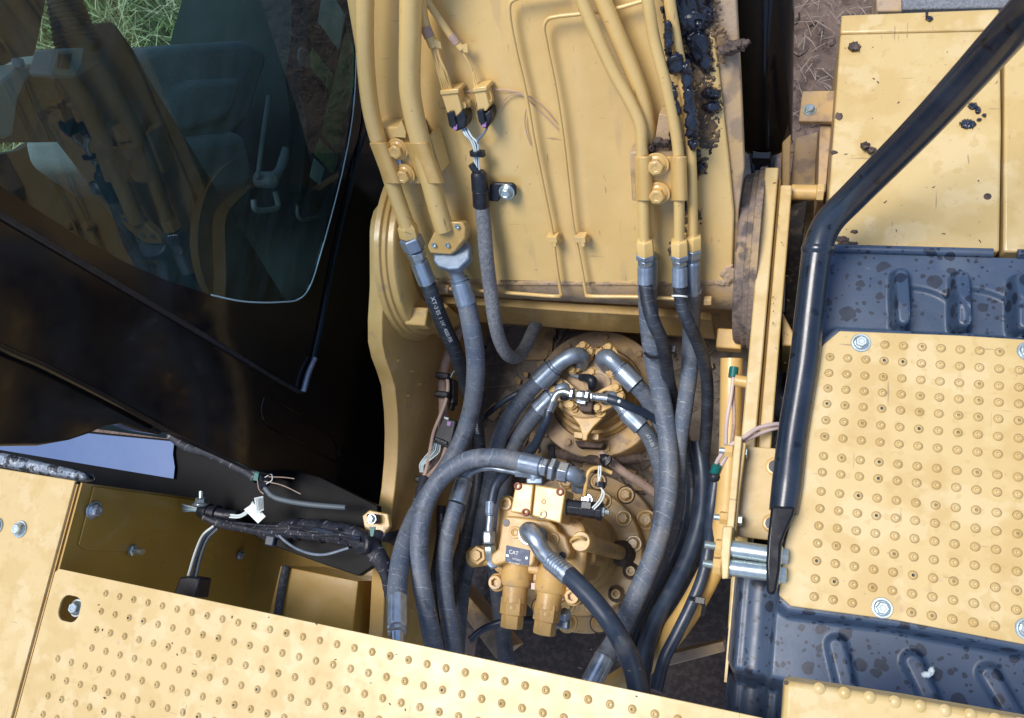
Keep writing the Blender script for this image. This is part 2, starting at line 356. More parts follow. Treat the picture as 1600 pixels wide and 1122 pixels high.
def toward(p): return (CO-p).normalized()
def polyz(l, z): return [at(a, b, z) for a, b in l]
def polyx(l, x): return [atx(a, b, x) for a, b in l]
def polyb(l, o=0): return [B(a, b, o) for a, b in l]
def ferrule_mb(p, q, wpx, mb=None, collar=True):
    """crimped ferrule from p (fitting side) to q (hose side)"""
    mb = mb or MB(); r = rad(p, wpx)*1.0; L = (q-p).length; d = (q-p)
    mb.lathe(p, d, [(0, r*.80), (L*.03, r*.92), (L*.07, r*.92), (L*.09, r*.80), (L*.13, r*.80), (L*.16, r*.97), (L*.22, r*1.02), (L*.93, r*1.02), (L*.96, r*1.05), (L, r*1.04), (L, r*.8)], 48, flute=.045, nfl=8)
    return mb
def hose(label, pts, wpx, mat='hose', group='hydraulic hoses in the machine bay', ref=None, name='hydraulic_hose', cat='hydraulic hose', seg=20):
    P = [V(p) for p in pts]
    i = len(P)//2 if ref is None else ref
    r = rad(P[i], wpx)
    o = ob(name, MB().tube(P, r, seg), mat, label=label, cat=cat, group=group)
    o['_r'] = r
    return o
def ferr(parent, p, q, wpx, mat='zinc'):
    return ob('ferrule', ferrule_mb(V(p), V(q), wpx), mat, parent)
def nut(parent, p, q, wpx, mat='zinc', name='nut'):
    p, q = V(p), V(q); r = rad(p, wpx); L = (q-p).length
    mb = MB(); mb.lathe(p, q-p, [(0, r*.85), (L*.1, r), (L*.9, r), (L, r*.85)], 6, rot=.3)
    return ob(name, mb, mat, parent, bevel=.0008)
def pipe(parent, pts, wpx, mat='zinc', name='fitting_tube', seg=18):
    P = [V(p) for p in pts]
    ws = wpx if isinstance(wpx, (list, tuple)) else [wpx]*len(P)
    return ob(name, MB().tube(P, [rad(p, k) for p, k in zip(P, ws)], seg), mat, parent)
def text_mesh(body, size):
    cu = bpy.data.curves.new('txt', 'FONT'); cu.body = body; cu.size = size; cu.offset = size*.012
    o = bpy.data.objects.new('txt', cu); C.objects.link(o)
    dg = bpy.context.evaluated_depsgraph_get(); me = bpy.data.meshes.new_from_object(o.evaluated_get(dg))
    bpy.data.objects.remove(o); bpy.data.curves.remove(cu); return me
def hose_print(parent, pts, body, size, s0, mat='hosetext', flip=False, side=0.0):
    P, _ = smooth_path(pts, 1.0, 7); r = parent['_r']
    cum = [0]
    for i in range(1, len(P)): cum.append(cum[-1]+(P[i]-P[i-1]).length)
    me = text_mesh(body, size)
    bm = bmesh.new(); bm.from_mesh(me); bmesh.ops.triangulate(bm, faces=bm.faces)
    bmesh.ops.subdivide_edges(bm, edges=[e for e in bm.edges if e.calc_length() > size*.35], cuts=1)
    mb = MB(); mb.bm.free(); mb.bm = bm
    for v in bm.verts:
        s = s0 + (v.co.x if not flip else -v.co.x); s = min(max(s, 0), cum[-1]-1e-5)
        i = 0
        while cum[i+1] < s: i += 1
        u = (s-cum[i])/(cum[i+1]-cum[i]); p = P[i].lerp(P[i+1], u); tg = (P[i+1]-P[i]).normalized()
        if 0 < i < len(P)-2:
            ta = (P[i+1]-P[i-1]).normalized(); tb = (P[i+2]-P[i]).normalized(); tg = ta.lerp(tb, u).normalized()
        c = toward(p); c = (c - tg*c.dot(tg)).normalized(); b = c.cross(tg) * (1 if not flip else -1)
        th = (v.co.y - size*.35)/r + side
        v.co = p + (c*math.cos(th) + b*math.sin(th))*(r+.0006)
    bm.normal_update()
    return ob('printed_text', mb, mat, parent)
def flat_text(parent, body, size, p, xdir, ydir, mat, name='printed_text', shear=0):
    me = text_mesh(body, size); bm = bmesh.new(); bm.from_mesh(me)
    mb = MB(); mb.bm.free(); mb.bm = bm
    n = xdir.cross(ydir).normalized()
    for v in bm.verts: v.co = p + xdir*v.co.x + ydir*v.co.y + n*.0004
    return ob(name, mb, mat, parent)
def tie(parent, p, d, r, mat='tapeplain'):
    mb = MB(); d = d.normalized(); L = .007
    mb.lathe(p - d*L/2, d, [(0, r), (0, r+.0022), (L, r+.0022), (L, r)], 24)
    c = toward(p); c = (c-d*c.dot(d)).normalized(); e = d.cross(c)
    q = p + (c*.6+e*.8)*(r+.004)
    mb.box(q, d*.0055, (c*.6+e*.8)*.006, (c*.8-e*.6)*.0045)
    return ob('cable_tie', mb, mat, parent)
def fieldpatch(name, fn, x0, x1, y0, y1, step, mask, mat, **kw):
    """mesh patch of lumps: fn(px,py,h) -> point, mask(px,py) -> height or <=0"""
    mb = MB(); g = {}
    nx = int((x1-x0)/step)+1; ny = int((y1-y0)/step)+1
    H = {(i, j): mask(x0+i*step, y0+j*step) for i in range(nx) for j in range(ny)}
    def vert(i, j):
        if (i, j) not in g: g[(i, j)] = mb.bm.verts.new(fn(x0+i*step, y0+j*step, max(H[(i, j)], -.0012)))
        return g[(i, j)]
    for i in range(nx-1):
        for j in range(ny-1):
            if max(H[(i, j)], H[(i+1, j)], H[(i, j+1)], H[(i+1, j+1)]) > 0:
                f = mb.bm.faces.new((vert(i, j), vert(i, j+1), vert(i+1, j+1), vert(i+1, j))); f.smooth = True
    bmesh.ops.recalc_face_normals(mb.bm, faces=mb.bm.faces)
    return ob(name, mb, mat, sharp=80, **kw)
def bfn(off): return lambda x, y, h: B(x, y, off+h)
def ellmask(ells, hgt, ns=.12, thr=.25, amp=.9, f2=.25):
    def f(x, y):
        m = -9
        for (cx, cy, rx, ry) in ells:
            m = max(m, 1-((x-cx)/rx)**2-((y-cy)/ry)**2)
        if m < -.8: return -1
        n = noise.noise(Vector((x*ns, y*ns, 3.1))) + .5*noise.noise(Vector((x*ns*2.3, y*ns*2.3, 7)))
        v = m + n*amp - thr
        if v <= 0: return -.002
        n2 = noise.noise(Vector((x*f2, y*f2*.6, 9)))
        return hgt*(min(v, .5)*1.4 + .5*max(0, n2)*min(v*3, 1))
    return f

# ================================================================== SETTING
mb = MB(); s_ = 60
mb.faces([[Vector((-s_, -s_, -1.7)), Vector((s_, -s_, -1.7))], [Vector((-s_, s_, -1.7)), Vector((s_, s_, -1.7))]], close=False, cap0=False, cap1=False)
ob('ground', mb, 'soil', kind='structure')
# soil clods near the machine nose
mb = MB()
for i in range(420):
    p = Vector((random.uniform(-.5, .7), random.uniform(1.2, 2.9), -1.7)); r = random.uniform(.006, .03)
    mb.ball(p, r, 7, 5, (1, random.uniform(.6, 1.3), .7), .5, i)
ob('soil_clods', mb, 'soil', kind='stuff')
def blades(name, cx, cy, rx, ry, n, hmin, hmax, wd, mat, flat, seed, bend=.5):
    rnd = random.Random(seed); bm = bmesh.new()
    for i in range(n):
        x = cx + rnd.uniform(-rx, rx); y = cy + rnd.uniform(-ry, ry)
        if noise.noise(Vector((x*2.3, y*2.3, seed))) < -.25: continue
        h = rnd.uniform(hmin, hmax); az = rnd.uniform(0, 2*PI); tilt = rnd.uniform(.1, 1.0)*bend
        d = Vector((math.cos(az), math.sin(az), 0)); sd_ = Vector((-d.y, d.x, 0))*wd*rnd.uniform(.6, 1.4)
        if flat:
            p0 = Vector((x, y, -1.69 + rnd.uniform(0, .03))); p1 = p0 + d*h*.5 + Z*rnd.uniform(0, .03); p2 = p0 + d*h + Z*rnd.uniform(-.01, .02)
        else:
            p0 = Vector((x, y, -1.70)); p1 = p0 + d*h*.3*tilt + Z*h*.6; p2 = p0 + d*h*.9*tilt + Z*h*(1-.4*tilt)
        v = [bm.verts.new(q) for q in (p0-sd_, p0+sd_, p1+sd_*.8, p1-sd_*.8, p2)]
        bm.faces.new((v[0], v[1], v[2], v[3])); bm.faces.new((v[3], v[2], v[4]))
    m = MB(); m.bm.free(); m.bm = bm
    return ob(name, m, mat, kind='stuff')
blades('grass', -3.6, 2.3, 1.4, 1.5, 15000, .12, .38, .0045, 'grass', False, 1, .8)
blades('dry_grass', -3.6, 2.3, 1.4, 1.5, 9000, .15, .5, .0035, 'palegrass', False, 2, 1.0)
blades('straw', 0.1, 2.0, .7, 1.0, 1700, .02, .11, .0013, 'straw', True, 3)

# ================================================================== MACHINE FRAME
FX0, FX1 = -.785, -.052
fr_ = thing('machine_frame', 'yellow welded main frame holding the boom foot and the swing motor bay', 'machine frame', Vector((-.42, .2, -.85)))
PC = Vector((0, .586, -.302))          # boom foot pin axis
# left side plate
il = [(606, 330), (602, 345), (600, 362), (600, 400), (600, 448), (597, 500), (597, 536), (602, 560), (610, 582), (617, 605), (621, 645), (622, 680), (621, 720), (617, 765), (612, 800), (607, 850), (602, 905), (598, 985)]
pr = polyx(il, FX0)
pr = [Vector((FX0, .80, -.45)), Vector((FX0, .74, -.28)), Vector((FX0, .68, -.19))] + pr + [Vector((FX0, -.55, -.5)), Vector((FX0, -.55, -.84)), Vector((FX0, .9, -.84)), Vector((FX0, .9, -.55))]
ob('side_plate', MB().prism(pr, Vector((-.034, 0, 0))), 'amber2' if 'amber2' in M else 'paint', fr_, bevel=.002, label='scalloped side plate next to the cab')
# left plate stays plain yellow inside; only the bay has shade in its colour
# pin boss rings, left and right
for x0, sx in ((FX0, 1), (FX1, -1)):
    mb = MB()
    mb.lathe(Vector((x0, PC.y, PC.z)), X*sx, [(h_, r_*(1 if sx > 0 else .87)) for h_, r_ in [(0, .205), (.012, .203), (.014, .196), (.022, .196), (.024, .19), (.036, .188), (.040, .182), (.040, .12), (.030, .11), (.03, .0)]], 72)
    ob('pin_boss', mb, 'grimedust' if sx < 0 else 'paint', fr_, bevel=.001)
# lock blocks
for q, x, nm in (((655, 497), -.735, 'dusty'), ((1140, 532), -.10, 'paint')):
    c = atx(*q, x)
    ob('lock_block', MB().box(c, X*.024, Y*.020, Z*.016), 'paint', fr_, bevel=.003)
ob('stop_lug', MB().prism(polyz([(640, 480), (676, 460), (700, 478), (664, 508)], -.33), Z*-.10), 'paint', fr_, bevel=.003)
# right side: stepped bar
def barx(x0, x1, top, zb, name, mat, **k):
    p = [Vector((x0, y, z)) for y, z in top] + [Vector((x0, top[-1][0], zb)), Vector((x0, top[0][0], zb))]
    return ob(name, MB().prism(p, Vector((x1-x0, 0, 0))), mat, fr_, bevel=.0025, **k)
barx(-.054, -.031, [(.705, -.15), (.2, -.15), (.15, -.16), (-.1, -.30)], -.84, 'side_plate', 'deck', label='stepped side plate beside the black grab rail')
barx(-.0305, -.026, [(.695, -.172), (.19, -.172)], -.5, 'side_plate_seam', 'paint')
barx(-.0255, -.006, [(.675, -.158), (.19, -.160)], -.84, 'side_plate_flange', 'deck')
# gusset with its lip to the right of the stepped bar
ob('gusset', MB().prism(polyz([(1222, 486), (1240, 520), (1240, 540), (1222, 540)], -.2), Z*-.2), 'paint', fr_, bevel=.003)
# floor of the bay
fl = MB()
fl.prism([Vector((FX0, .10, -.80)), Vector((FX1, .10, -.80)), Vector((FX1, 1.1, -.80)), Vector((FX0, 1.1, -.80))], Z*-.03)
ob('dark_pit_floor', MB().prism([Vector((FX0, -.55, -1.12)), Vector((FX1, -.55, -1.12)), Vector((FX1, .13, -1.12)), Vector((FX0, .13, -1.12))], Z*-.03), 'mud', fr_)  # deep dark floor added to make the rear of the bay fall dark
ob('floor_plate', fl, 'floor', fr_)
ob('gap_dark_sheet', MB().prism([Vector((-1.05, -.2, -.82)), Vector((-.82, -.2, -.82)), Vector((-.82, 1.2, -.82)), Vector((-1.05, 1.2, -.82))], Z*-.02), 'cab', fr_)  # black sheet added to stand for the shade in the gap beside the cab
ob('gap_dark_sheet', MB().prism([Vector((-.03, -.5, -.72)), Vector((.9, -.5, -.72)), Vector((.9, .62, -.72)), Vector((-.03, .62, -.72))], Z*-.02), 'cab', fr_)  # black sheet added to keep the gap under the rail dark
# cross plate in front of the boom foot
ob('cross_plate', MB().prism(polyz([(676, 468), (690, 462), (780, 466), (900, 474), (1050, 482), (1112, 488), (1112, 500), (1050, 495), (900, 487), (780, 478), (700, 474), (655, 502), (640, 502)], -.36), Z*-.14), 'paint', fr_, bevel=.002)
ob('cross_plate', MB().prism([Vector((FX0, .56, -.5)), Vector((FX1, .56, -.5)), Vector((FX1, .58, -.5)), Vector((FX0, .58, -.5))], Z*-.32), 'dusty', fr_)
# small bolted plate and access plates lying on the floor
pl = ob('cover_plate', MB().prism(polyz([(952, 488), (993, 486), (991, 516), (951, 513)], -.78), Z*-.02), 'dusty', fr_, bevel=.002)
for q in ((962, 499), (985, 500)):
    ob('bolt', MB().hexbolt(at(*q, -.78), Z, .0095), 'dusty', fr_)
ob('access_plate', MB().prism(polyz([(832, 500), (868, 490), (862, 552), (850, 562), (800, 562)], -.788), Z*-.012), 'dusty', fr_, bevel=.002)
ob('access_plate', MB().prism(polyz([(845, 600), (905, 596), (900, 650), (850, 650)], -.79), Z*-.008), 'dusty', fr_, bevel=.002)
ob('twig', MB().tube([(898, 496, -.775), (884, 520, -.772), (870, 542, -.775)], .0035, 8), 'mud', fr_)
# slab ribs at the rear of the bay
ob('floor_rib', MB().prism(polyz([(690, 915), (712, 908), (800, 1010), (775, 1030)], -.70), Z*-.1), 'dusty', fr_, bevel=.002)
ob('floor_rib', MB().prism(polyz([(1010, 1030), (1130, 1002), (1133, 1018), (1015, 1048)], -.62), Z*-.1), 'dusty', fr_, bevel=.002)
# curved yellow tube member behind the rail bracket
q = [(1143, 560, -.32), (1142, 640, -.34), (1140, 720, -.36), (1134, 800, -.38), (1122, 862, -.40), (1096, 920, -.42), (1062, 975, -.44), (1020, 1025, -.46), (975, 1062, -.47), (900, 1100, -.48)]
ob('curved_tube', MB().tube(q, [.021]*4 + [.023]*6, 20), 'paint', fr_)
# rubble and scraps lying in the bay
mb = MB(); rnd = random.Random(5)
for i in range(230):
    a, b = rnd.uniform(700, 1150), rnd.uniform(500, 1020)
    p = at(a, b, -.798)
    if p.y < .11: continue
    r = rnd.uniform(.0015, .008)*(1.8 if rnd.random() < .12 else 1)
    mb.ball(p, r, 7, 5, (1, rnd.uniform(.5, 1.5), .5), .7, i)
ob('floor_debris', mb, 'mud', kind='stuff')
mb = MB()
for i in range(90):
    a, b = rnd.uniform(740, 1140), rnd.uniform(520, 760); p = at(a, b, -.79)
    if p.y < .12: continue
    d = Vector((rnd.uniform(-1, 1), rnd.uniform(-1, 1), .05)).normalized()*rnd.uniform(.02, .07)
    mb.tube([p-d, p+Z*.004, p+d], .0009, 5, 3)
ob('floor_straw', mb, 'straw', kind='stuff')
mb = MB()
for i in range(150):
    a, b = rnd.gauss(905, 75), rnd.gauss(700, 55) if i % 3 else rnd.gauss(600, 70); p = at(a, b, -.795)
    if p.y < .12 or not FX0+.03 < p.x < FX1-.03: continue
    r = rnd.uniform(.008, .028); n = rnd.randint(4, 7); t0 = rnd.random()*6
    tl_ = Vector((rnd.uniform(-.2, .2), rnd.uniform(-.2, .2), 1)).normalized()
    l = []
    for k in range(n):
        th = t0+2*PI*k/n; d = Vector((math.cos(th), math.sin(th), 0))*r*rnd.uniform(.55, 1.1); d.z = -(tl_.x*d.x+tl_.y*d.y); l.append(p+d+Z*rnd.uniform(.004, .012))
    mb.mi = i % 2; mb.prism(l, Z*-.0015)
ob('dried_mud_flakes', mb, ['floor', 'dusty'], kind='stuff')
for q in ((620, 563), (643, 580), (636, 618), (655, 600)):
    ob('weld_stud', MB().lathe(atx(*q, FX0), X, [(0, .004), (.006, .0035), (.007, 0)], 10), 'paint', fr_)
# left bay under the walkway
bay = thing('deck_bay', 'open brown sheet metal bay between the cab and the left tread plate', 'equipment bay', Vector((-1.1, -.15, -.62)))
p = [Vector((-1.243, -.026, -.004)), Vector((-1.243, -.60, -.004)), Vector((-1.243, -.60, -.62)), Vector((-1.243, -.026, -.62))]
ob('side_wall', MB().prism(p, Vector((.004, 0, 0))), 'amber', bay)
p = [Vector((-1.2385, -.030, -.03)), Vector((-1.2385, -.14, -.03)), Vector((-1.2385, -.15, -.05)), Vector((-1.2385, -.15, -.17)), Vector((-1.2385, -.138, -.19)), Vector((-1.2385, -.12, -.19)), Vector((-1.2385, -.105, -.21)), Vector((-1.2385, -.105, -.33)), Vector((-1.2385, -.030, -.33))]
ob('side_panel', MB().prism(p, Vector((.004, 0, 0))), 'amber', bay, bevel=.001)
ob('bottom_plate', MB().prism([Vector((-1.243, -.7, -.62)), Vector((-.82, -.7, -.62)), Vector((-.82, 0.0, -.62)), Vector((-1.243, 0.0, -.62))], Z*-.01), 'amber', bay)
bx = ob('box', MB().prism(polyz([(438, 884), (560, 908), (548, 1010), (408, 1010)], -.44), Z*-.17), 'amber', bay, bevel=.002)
ob('bulb_seal', MB().tube([(447, 884, -.432), (440, 920, -.432), (428, 1000, -.432)], .009, 14), 'bulb', bx)
for q, dd in (((146, 797), .016), ((205, 859), .008), ((376, 867), .011), ((412, 878), .007)):
    c = atx(*q, -1.234); mb = MB()
    if dd > .01: mb.hexbolt(c, X, dd*.72)
    else: mb.lathe(c, X, [(0, dd*1.5), (.008, dd*1.5), (.010, dd*1.2)], 6); mb.cyl(c, c+X*.03, dd*.8, seg=14)
    ob('bolt', mb, 'zinc' if dd > .01 else 'washer', bay)
# tube stub lug on the left plate
lug = [(566, 806), (577, 797), (606, 803), (609, 822), (598, 838), (570, 830)]
ob('mounting_lug', MB().prism(polyz(lug, -.300), Z*-.014), 'paint', fr_, bevel=.002)

# ================================================================== BOOM
boom = thing('boom', 'yellow raised boom with steel pipes and grease smears along its back', 'boom', Vector((-.42, .6, -.35)))
core = [(524, -120), (541, 0), (560, 110), (580, 200), (600, 290), (628, 380), (650, 452), (1122, 458), (1118, 430), (1115, 330), (1108, 240), (1092, 100), (1080, 0), (1067, -120)]
ob('box_section', MB().prism(polyb(core, -.012), BN*-.42), 'boom', boom, bevel=.004)
top = [(541, -110), (556, 0), (575, 110), (596, 200), (615, 290), (643, 380), (660, 436), (900, 442), (1118, 446), (1126, 443), (1145, 422), (1147, 331), (1139, 250), (1110, 0), (1098, -110)]
ob('back_plate', MB().prism(polyb(top, 0), BN*-.012), 'boom', boom, bevel=.003)
ob('edge_flange', MB().prism(polyb([(1095, -110), (1110, 0), (1139, 250), (1147, 331), (1143, 430), (1150, 440), (1154, 330), (1163, 262), (1158, 140), (1150, 0), (1142, -110)], -.010), BN*-.02), 'dusty', boom, bevel=.002)
foot = MB()
foot.lathe(Vector((-.745, PC.y, PC.z)), X, [(0, .09), (0, .098), (.654, .098), (.654, .09)], 64)
ob('foot_tube', foot, 'dusty', boom, bevel=.002)
# oil pipes on the boom
def bp(l, off): return [B(a, b, off if not isinstance(off, (list, tuple)) else off[i]) for i, (a, b) in enumerate(l)]
def oil_pipe(l, off, wpx, nutp=None, nw=32, sub=7):
    P = bp(l, off); r = rad(P[len(P)//2], wpx)
    o = ob('oil_pipe', MB().tube(P, r, 24, sub), 'boom', boom)
    if nutp:
        p, q = B(*nutp[0], off if not isinstance(off, (list, tuple)) else off[-1]), B(*nutp[1], off if not isinstance(off, (list, tuple)) else off[-1])
        mb = MB(); rr = rad(p, nw); L = (q-p).length
        mb.lathe(p, q-p, [(-L*.18, r*1.02), (0, r*1.15), (0, rr*.9), (L*.12, rr), (L, rr)], 6, rot=.25)
        ob('pipe_nut', mb, 'boom', o, bevel=.001)
    return o
oil_pipe([(566, -110), (570, -20), (570, 60), (573, 120), (580, 175), (590, 215), (603, 255), (619, 305), (636, 352)], .055, 27, ((636, 352), (640, 369)), 32)
oil_pipe([(650, -110), (643, -20), (641, 60), (640, 110), (641, 145), (648, 185), (658, 225), (672, 280), (684, 325), (694, 358)], .062, 33)
oil_pipe([(868, -110), (905, -10), (930, 50), (960, 115), (985, 160), (1000, 195), (1003, 225), (1005, 300), (1007, 378)], .055, 20, ((1007, 375), (1009, 397)), 29)
oil_pipe([(905, -110), (938, -10), (965, 55), (990, 115), (1005, 160), (1011, 200), (1012, 300), (1013, 370)], .032, 25)
oil_pipe([(990, -110), (1012, 0), (1022, 60), (1040, 130), (1052, 185), (1060, 240), (1061, 300), (1061, 378)], .055, 18, ((1061, 375), (1062, 397)), 29)
oil_pipe([(1034, -110), (1046, 0), (1056, 60), (1068, 130), (1076, 190), (1080, 250), (1082, 320), (1083, 370)], .035, 17, ((1083, 368), (1083, 388)), 28)
# small lube lines
def lube(l, off, w): return ob('lube_line', MB().tube(bp(l, off), rad(B(*l[0], off), w), 12, 6), 'boom', boom)
lube([(1010, 0), (955, 15), (905, 22), (870, 26), (856, 30), (850, 42), (853, 65), (868, 140), (880, 220), (888, 290), (895, 350), (905, 400), (916, 462)], .02, 6.5)
lube([(880, -14), (830, -6), (806, -2), (797, 5), (796, 25), (806, 80), (820, 140), (834, 220), (850, 300), (862, 360), (870, 420), (877, 462)], .02, 7)
def lfree(pts, w): return ob('lube_line', MB().tube([V(p) for p in pts], rad(V(pts[0]), w), 12, 6), 'boom', boom)
lfree([B(877, 462, .02), at(872, 463, -.24), at(800, 458, -.25), at(700, 451, -.25)], 6)
lfree([B(916, 462, .02), at(925, 463, -.24), at(1000, 464, -.24), at(1090, 469, -.24)], 6)
for a, b in (((686, 449), (702, 452)), ((1100, 470), (1112, 470))):
    p, q = at(*a, -.25), at(*b, -.25); mb = MB(); mb.lathe(p, q-p, [(0, .010), ((q-p).length, .010)], 6); ob('lube_elbow', mb, 'dusty', boom, bevel=.001)
for q in ((871, 373), (915, 373)):
    c = B(*q, .006); mb = MB().hexbolt(c, BN, .0085, False, .012); mb.cyl(c, c+BN*.024, .0042, seg=12)
    mb.box(B(q[0]-7, q[1]-2, .02), X*.010, BU*.006, BN*.010)
    ob('line_clamp', mb, 'boom', boom, bevel=.0008)
# pipe clamp blocks
def clamp(o0, sx0, sx1, cxs, y0, y1, slant, bolts, off, lipw, r):
    """saddle plate: section humps over the pipes, extruded along the pipe direction"""
    rows = []
    for (yy) in (y0, y1):
        k = (yy-y0)/(y1-y0)
        row = []
        n = 48
        for i in range(n+1):
            px = sx0 + (sx1-sx0)*i/n
            h = 0.0
            for (cx, rr, hh) in cxs:
                d = (px-cx)/rr
                if abs(d) < 1: h = max(h, hh*math.sqrt(max(0, 1-d*d))**.8)
            row.append(B(px+slant*k, yy, off+h))
        rows.append(row)
    mb = MB()
    a = rows[0]; b = rows[1]; th = BN*-.006
    ring = [a, b, [v+th for v in b], [v+th for v in a], a]
    mb.faces([[ring[k][i] for k in range(4)] for i in range(len(a))], True)
    return ob('clamp_plate', mb, 'paint', boom, bevel=.0008, sharp=50)
clamp(None, 577, 669, [(590, 17, .028), (652, 21, .034)], 224, 287, 24, None, .048, 0, 0)
clamp(None, 991, 1072, [(1005, 14, .022), (1061, 13, .021)], 246, 314, 2, None, .050, 0, 0)
for q in ((622, 233), (633, 272)):
    ob('bolt', MB().hexbolt(B(*q, .052), BN, .0135), 'paint', boom)
for q in ((1026, 257), (1028, 302)):
    ob('bolt', MB().hexbolt(B(*q, .054), BN, .0135), 'paint', boom)
ob('weld_block', MB().box(B(630, 228, .022), X*.048, BU*.045, BN*.022), 'boom', boom, bevel=.003)
ob('weld_block', MB().box(B(1028, 268, .022), X*.043, BU*.045, BN*.022), 'dusty', boom, bevel=.003)
ob('gusset', MB().prism(polyb([(612, 214), (627, 188), (634, 206), (634, 216)], .055), BN*-.05), 'boom', boom, bevel=.001)
ob('gusset', MB().prism(polyb([(1020, 240), (1030, 178), (1052, 182), (1048, 212), (1044, 240)], .04), BN*-.04), 'dusty', boom, bevel=.001)
ob('clamp_side_plate', MB().prism(polyb([(668, 213), (673, 212), (690, 270), (684, 276)], .05), BN*-.045), 'boom', boom, bevel=.001)
ob('primer_chip', MB().prism(polyb([(609, 226), (616, 236), (626, 250), (630, 268), (622, 282), (616, 262), (611, 245)], .0525), BN*-.0008), 'bluechip', boom)
# bare stud between connectors
c = B(731, 157, .0); mb = MB().hexbolt(c, BN, .011, True, .012); mb.cyl(c, c+BN*.026, .006, seg=14)
ob('bolt', mb, 'boom', boom)
# split flange at end of the thick pipe
fp = [(667, 385), (676, 366), (686, 352), (700, 346), (722, 347), (727, 356), (727, 372), (712, 392), (704, 398), (672, 396)]
o = ob('pipe_flange', MB().prism([B(a, b, .062) + BU*.0 for a, b in fp], (BU*-.35+BN*-.9).normalized()*.026), 'paint', boom, bevel=.003)
for q in ((679, 382), (700, 382), (715, 353)):
    ob('cap_screw', MB().socket(B(*q, .0615), BN, .0055), 'washer', o)

# ================================================================== CAB
CX = -1.0
cab = thing('cab', 'glossy black operator cab with tinted side window left of the boom', 'operator cab', Vector((-1.5, .6, -.7)))
body = [(-260, 182), (0, 332), (100, 391), (220, 462), (340, 533), (455, 602), (470, 609), (479, 602), (487, 570), (510, 460), (548, 290), (568, 190), (572, 60), (566, -120), (720, -120), (720, 860), (625, 822), (540, 785), (480, 762), (400, 736), (262, 672), (250, 668), (100, 590), (0, 543), (-260, 400)]
ob('side_panel', MB().prism(polyx(body, CX), X*-.03), 'cab', cab, bevel=.002)
low = [(-260, 396), (0, 540), (100, 587), (250, 665), (259, 671), (252, 680), (225, 675), (190, 662), (165, 666), (140, 678), (110, 688), (60, 697), (0, 698), (-260, 690)]
ob('rear_panel', MB().prism(polyx(low, CX-.012), X*-.05), 'cab', cab, bevel=.004)
def cline(l, x, w, name, mat): return ob(name, MB().tube([atx(a, b, x) for a, b in l], w, 10, 5), mat, cab)
cline([(-260, 398), (0, 542), (60, 568), (105, 590), (180, 628), (255, 668)], CX+.002, .006, 'body_seam', 'cab')
cline([(-260, 182), (0, 336), (220, 466), (340, 537), (455, 606), (470, 612), (480, 604)], CX+.002, .0055, 'window_seal', 'bulb2' if 'bulb2' in M else 'tapeplain')
cline([(480, 604), (488, 570), (511, 462), (530, 370), (549, 292), (566, 215)], CX+.004, .004, 'window_seal', 'tapeplain')
cline([(474, 612), (481, 585), (492, 560)], CX+.012, .006, 'seal_end', 'zincdull')
cline([(492, 560), (505, 500), (520, 420), (537, 340), (556, 255), (575, 200)], CX+.010, .0028, 'wiper_rod', 'darkin')
cline([(412, 622), (408, 640), (415, 660), (470, 690), (530, 720), (524, 690), (500, 668), (425, 622)], CX+.001, .0022, 'panel_crease', 'cab')
gl_out = [(-260, 178), (0, 329), (220, 461), (455, 601), (466, 605), (477, 598), (486, 565), (509, 458), (546, 290), (564, 190), (568, 60), (562, -120), (-260, -120)]
mb = MB(); mb.bm.faces.new([mb.bm.verts.new(p) for p in polyx(gl_out, CX+.001)]).normal_update()
mb.bm.faces.ensure_lookup_table()
if mb.bm.faces[0].normal.x < 0: mb.bm.faces[0].normal_flip()
ob('window_glass', mb, 'glass', cab)
clear = [(-260, 150), (0, 290), (120, 368), (200, 412), (260, 438), (330, 461), (380, 471), (440, 472), (468, 467), (483, 450), (500, 400), (540, 245), (553, 160), (556, 60), (550, -120)]
ring = [(-260, 178), (0, 329), (220, 461), (455, 601), (466, 605), (477, 598), (486, 565), (509, 458), (546, 290), (564, 190), (568, 60), (562, -120)]
ob('glass_border', MB().prism(polyx(ring + clear[::-1], CX+.0035), X*-.002), 'cab', cab)
cline(clear[5:], CX+.0035, .0016, 'glass_edge', 'decalblue')
# inside shell of the cab
IX = -2.0
far = [(-300, 560), (-300, 255), (-40, 250), (30, 235), (52, 222), (92, 222), (104, 170), (150, 150), (215, 100), (330, 90), (330, 66), (298, -10), (270, -60), (255, -130), (900, -130), (900, 560)]
ob('far_side_wall', MB().prism(polyx(far, IX), X*-.03), 'darkin', cab)
ob('cab_floor', MB().prism([Vector((CX-.03, .12, -.62)), Vector((IX, .12, -.62)), Vector((IX, 1.9, -.62)), Vector((CX-.03, 1.9, -.62))], Z*-.03), 'darkin', cab)
ob('cab_roof', MB().prism([Vector((CX-.0, .45, 1.02)), Vector((IX, .45, 1.02)), Vector((IX, 1.9, .98)), Vector((CX-.0, 1.9, .98))], Z*.04), 'cab', cab)
ob('rear_wall', MB().prism([Vector((CX-.04, .16, -.62)), Vector((IX, .16, -.62)), Vector((IX, .30, .2)), Vector((CX-.04, .30, .2))], Y*-.02), 'darkin', cab)
ob('front_wall', MB().prism([Vector((CX-.03, 1.9, -.62)), Vector((IX, 1.9, -.62)), Vector((IX, 1.9, .1)), Vector((CX-.03, 1.9, .1))], Y*.02), 'darkin', cab)
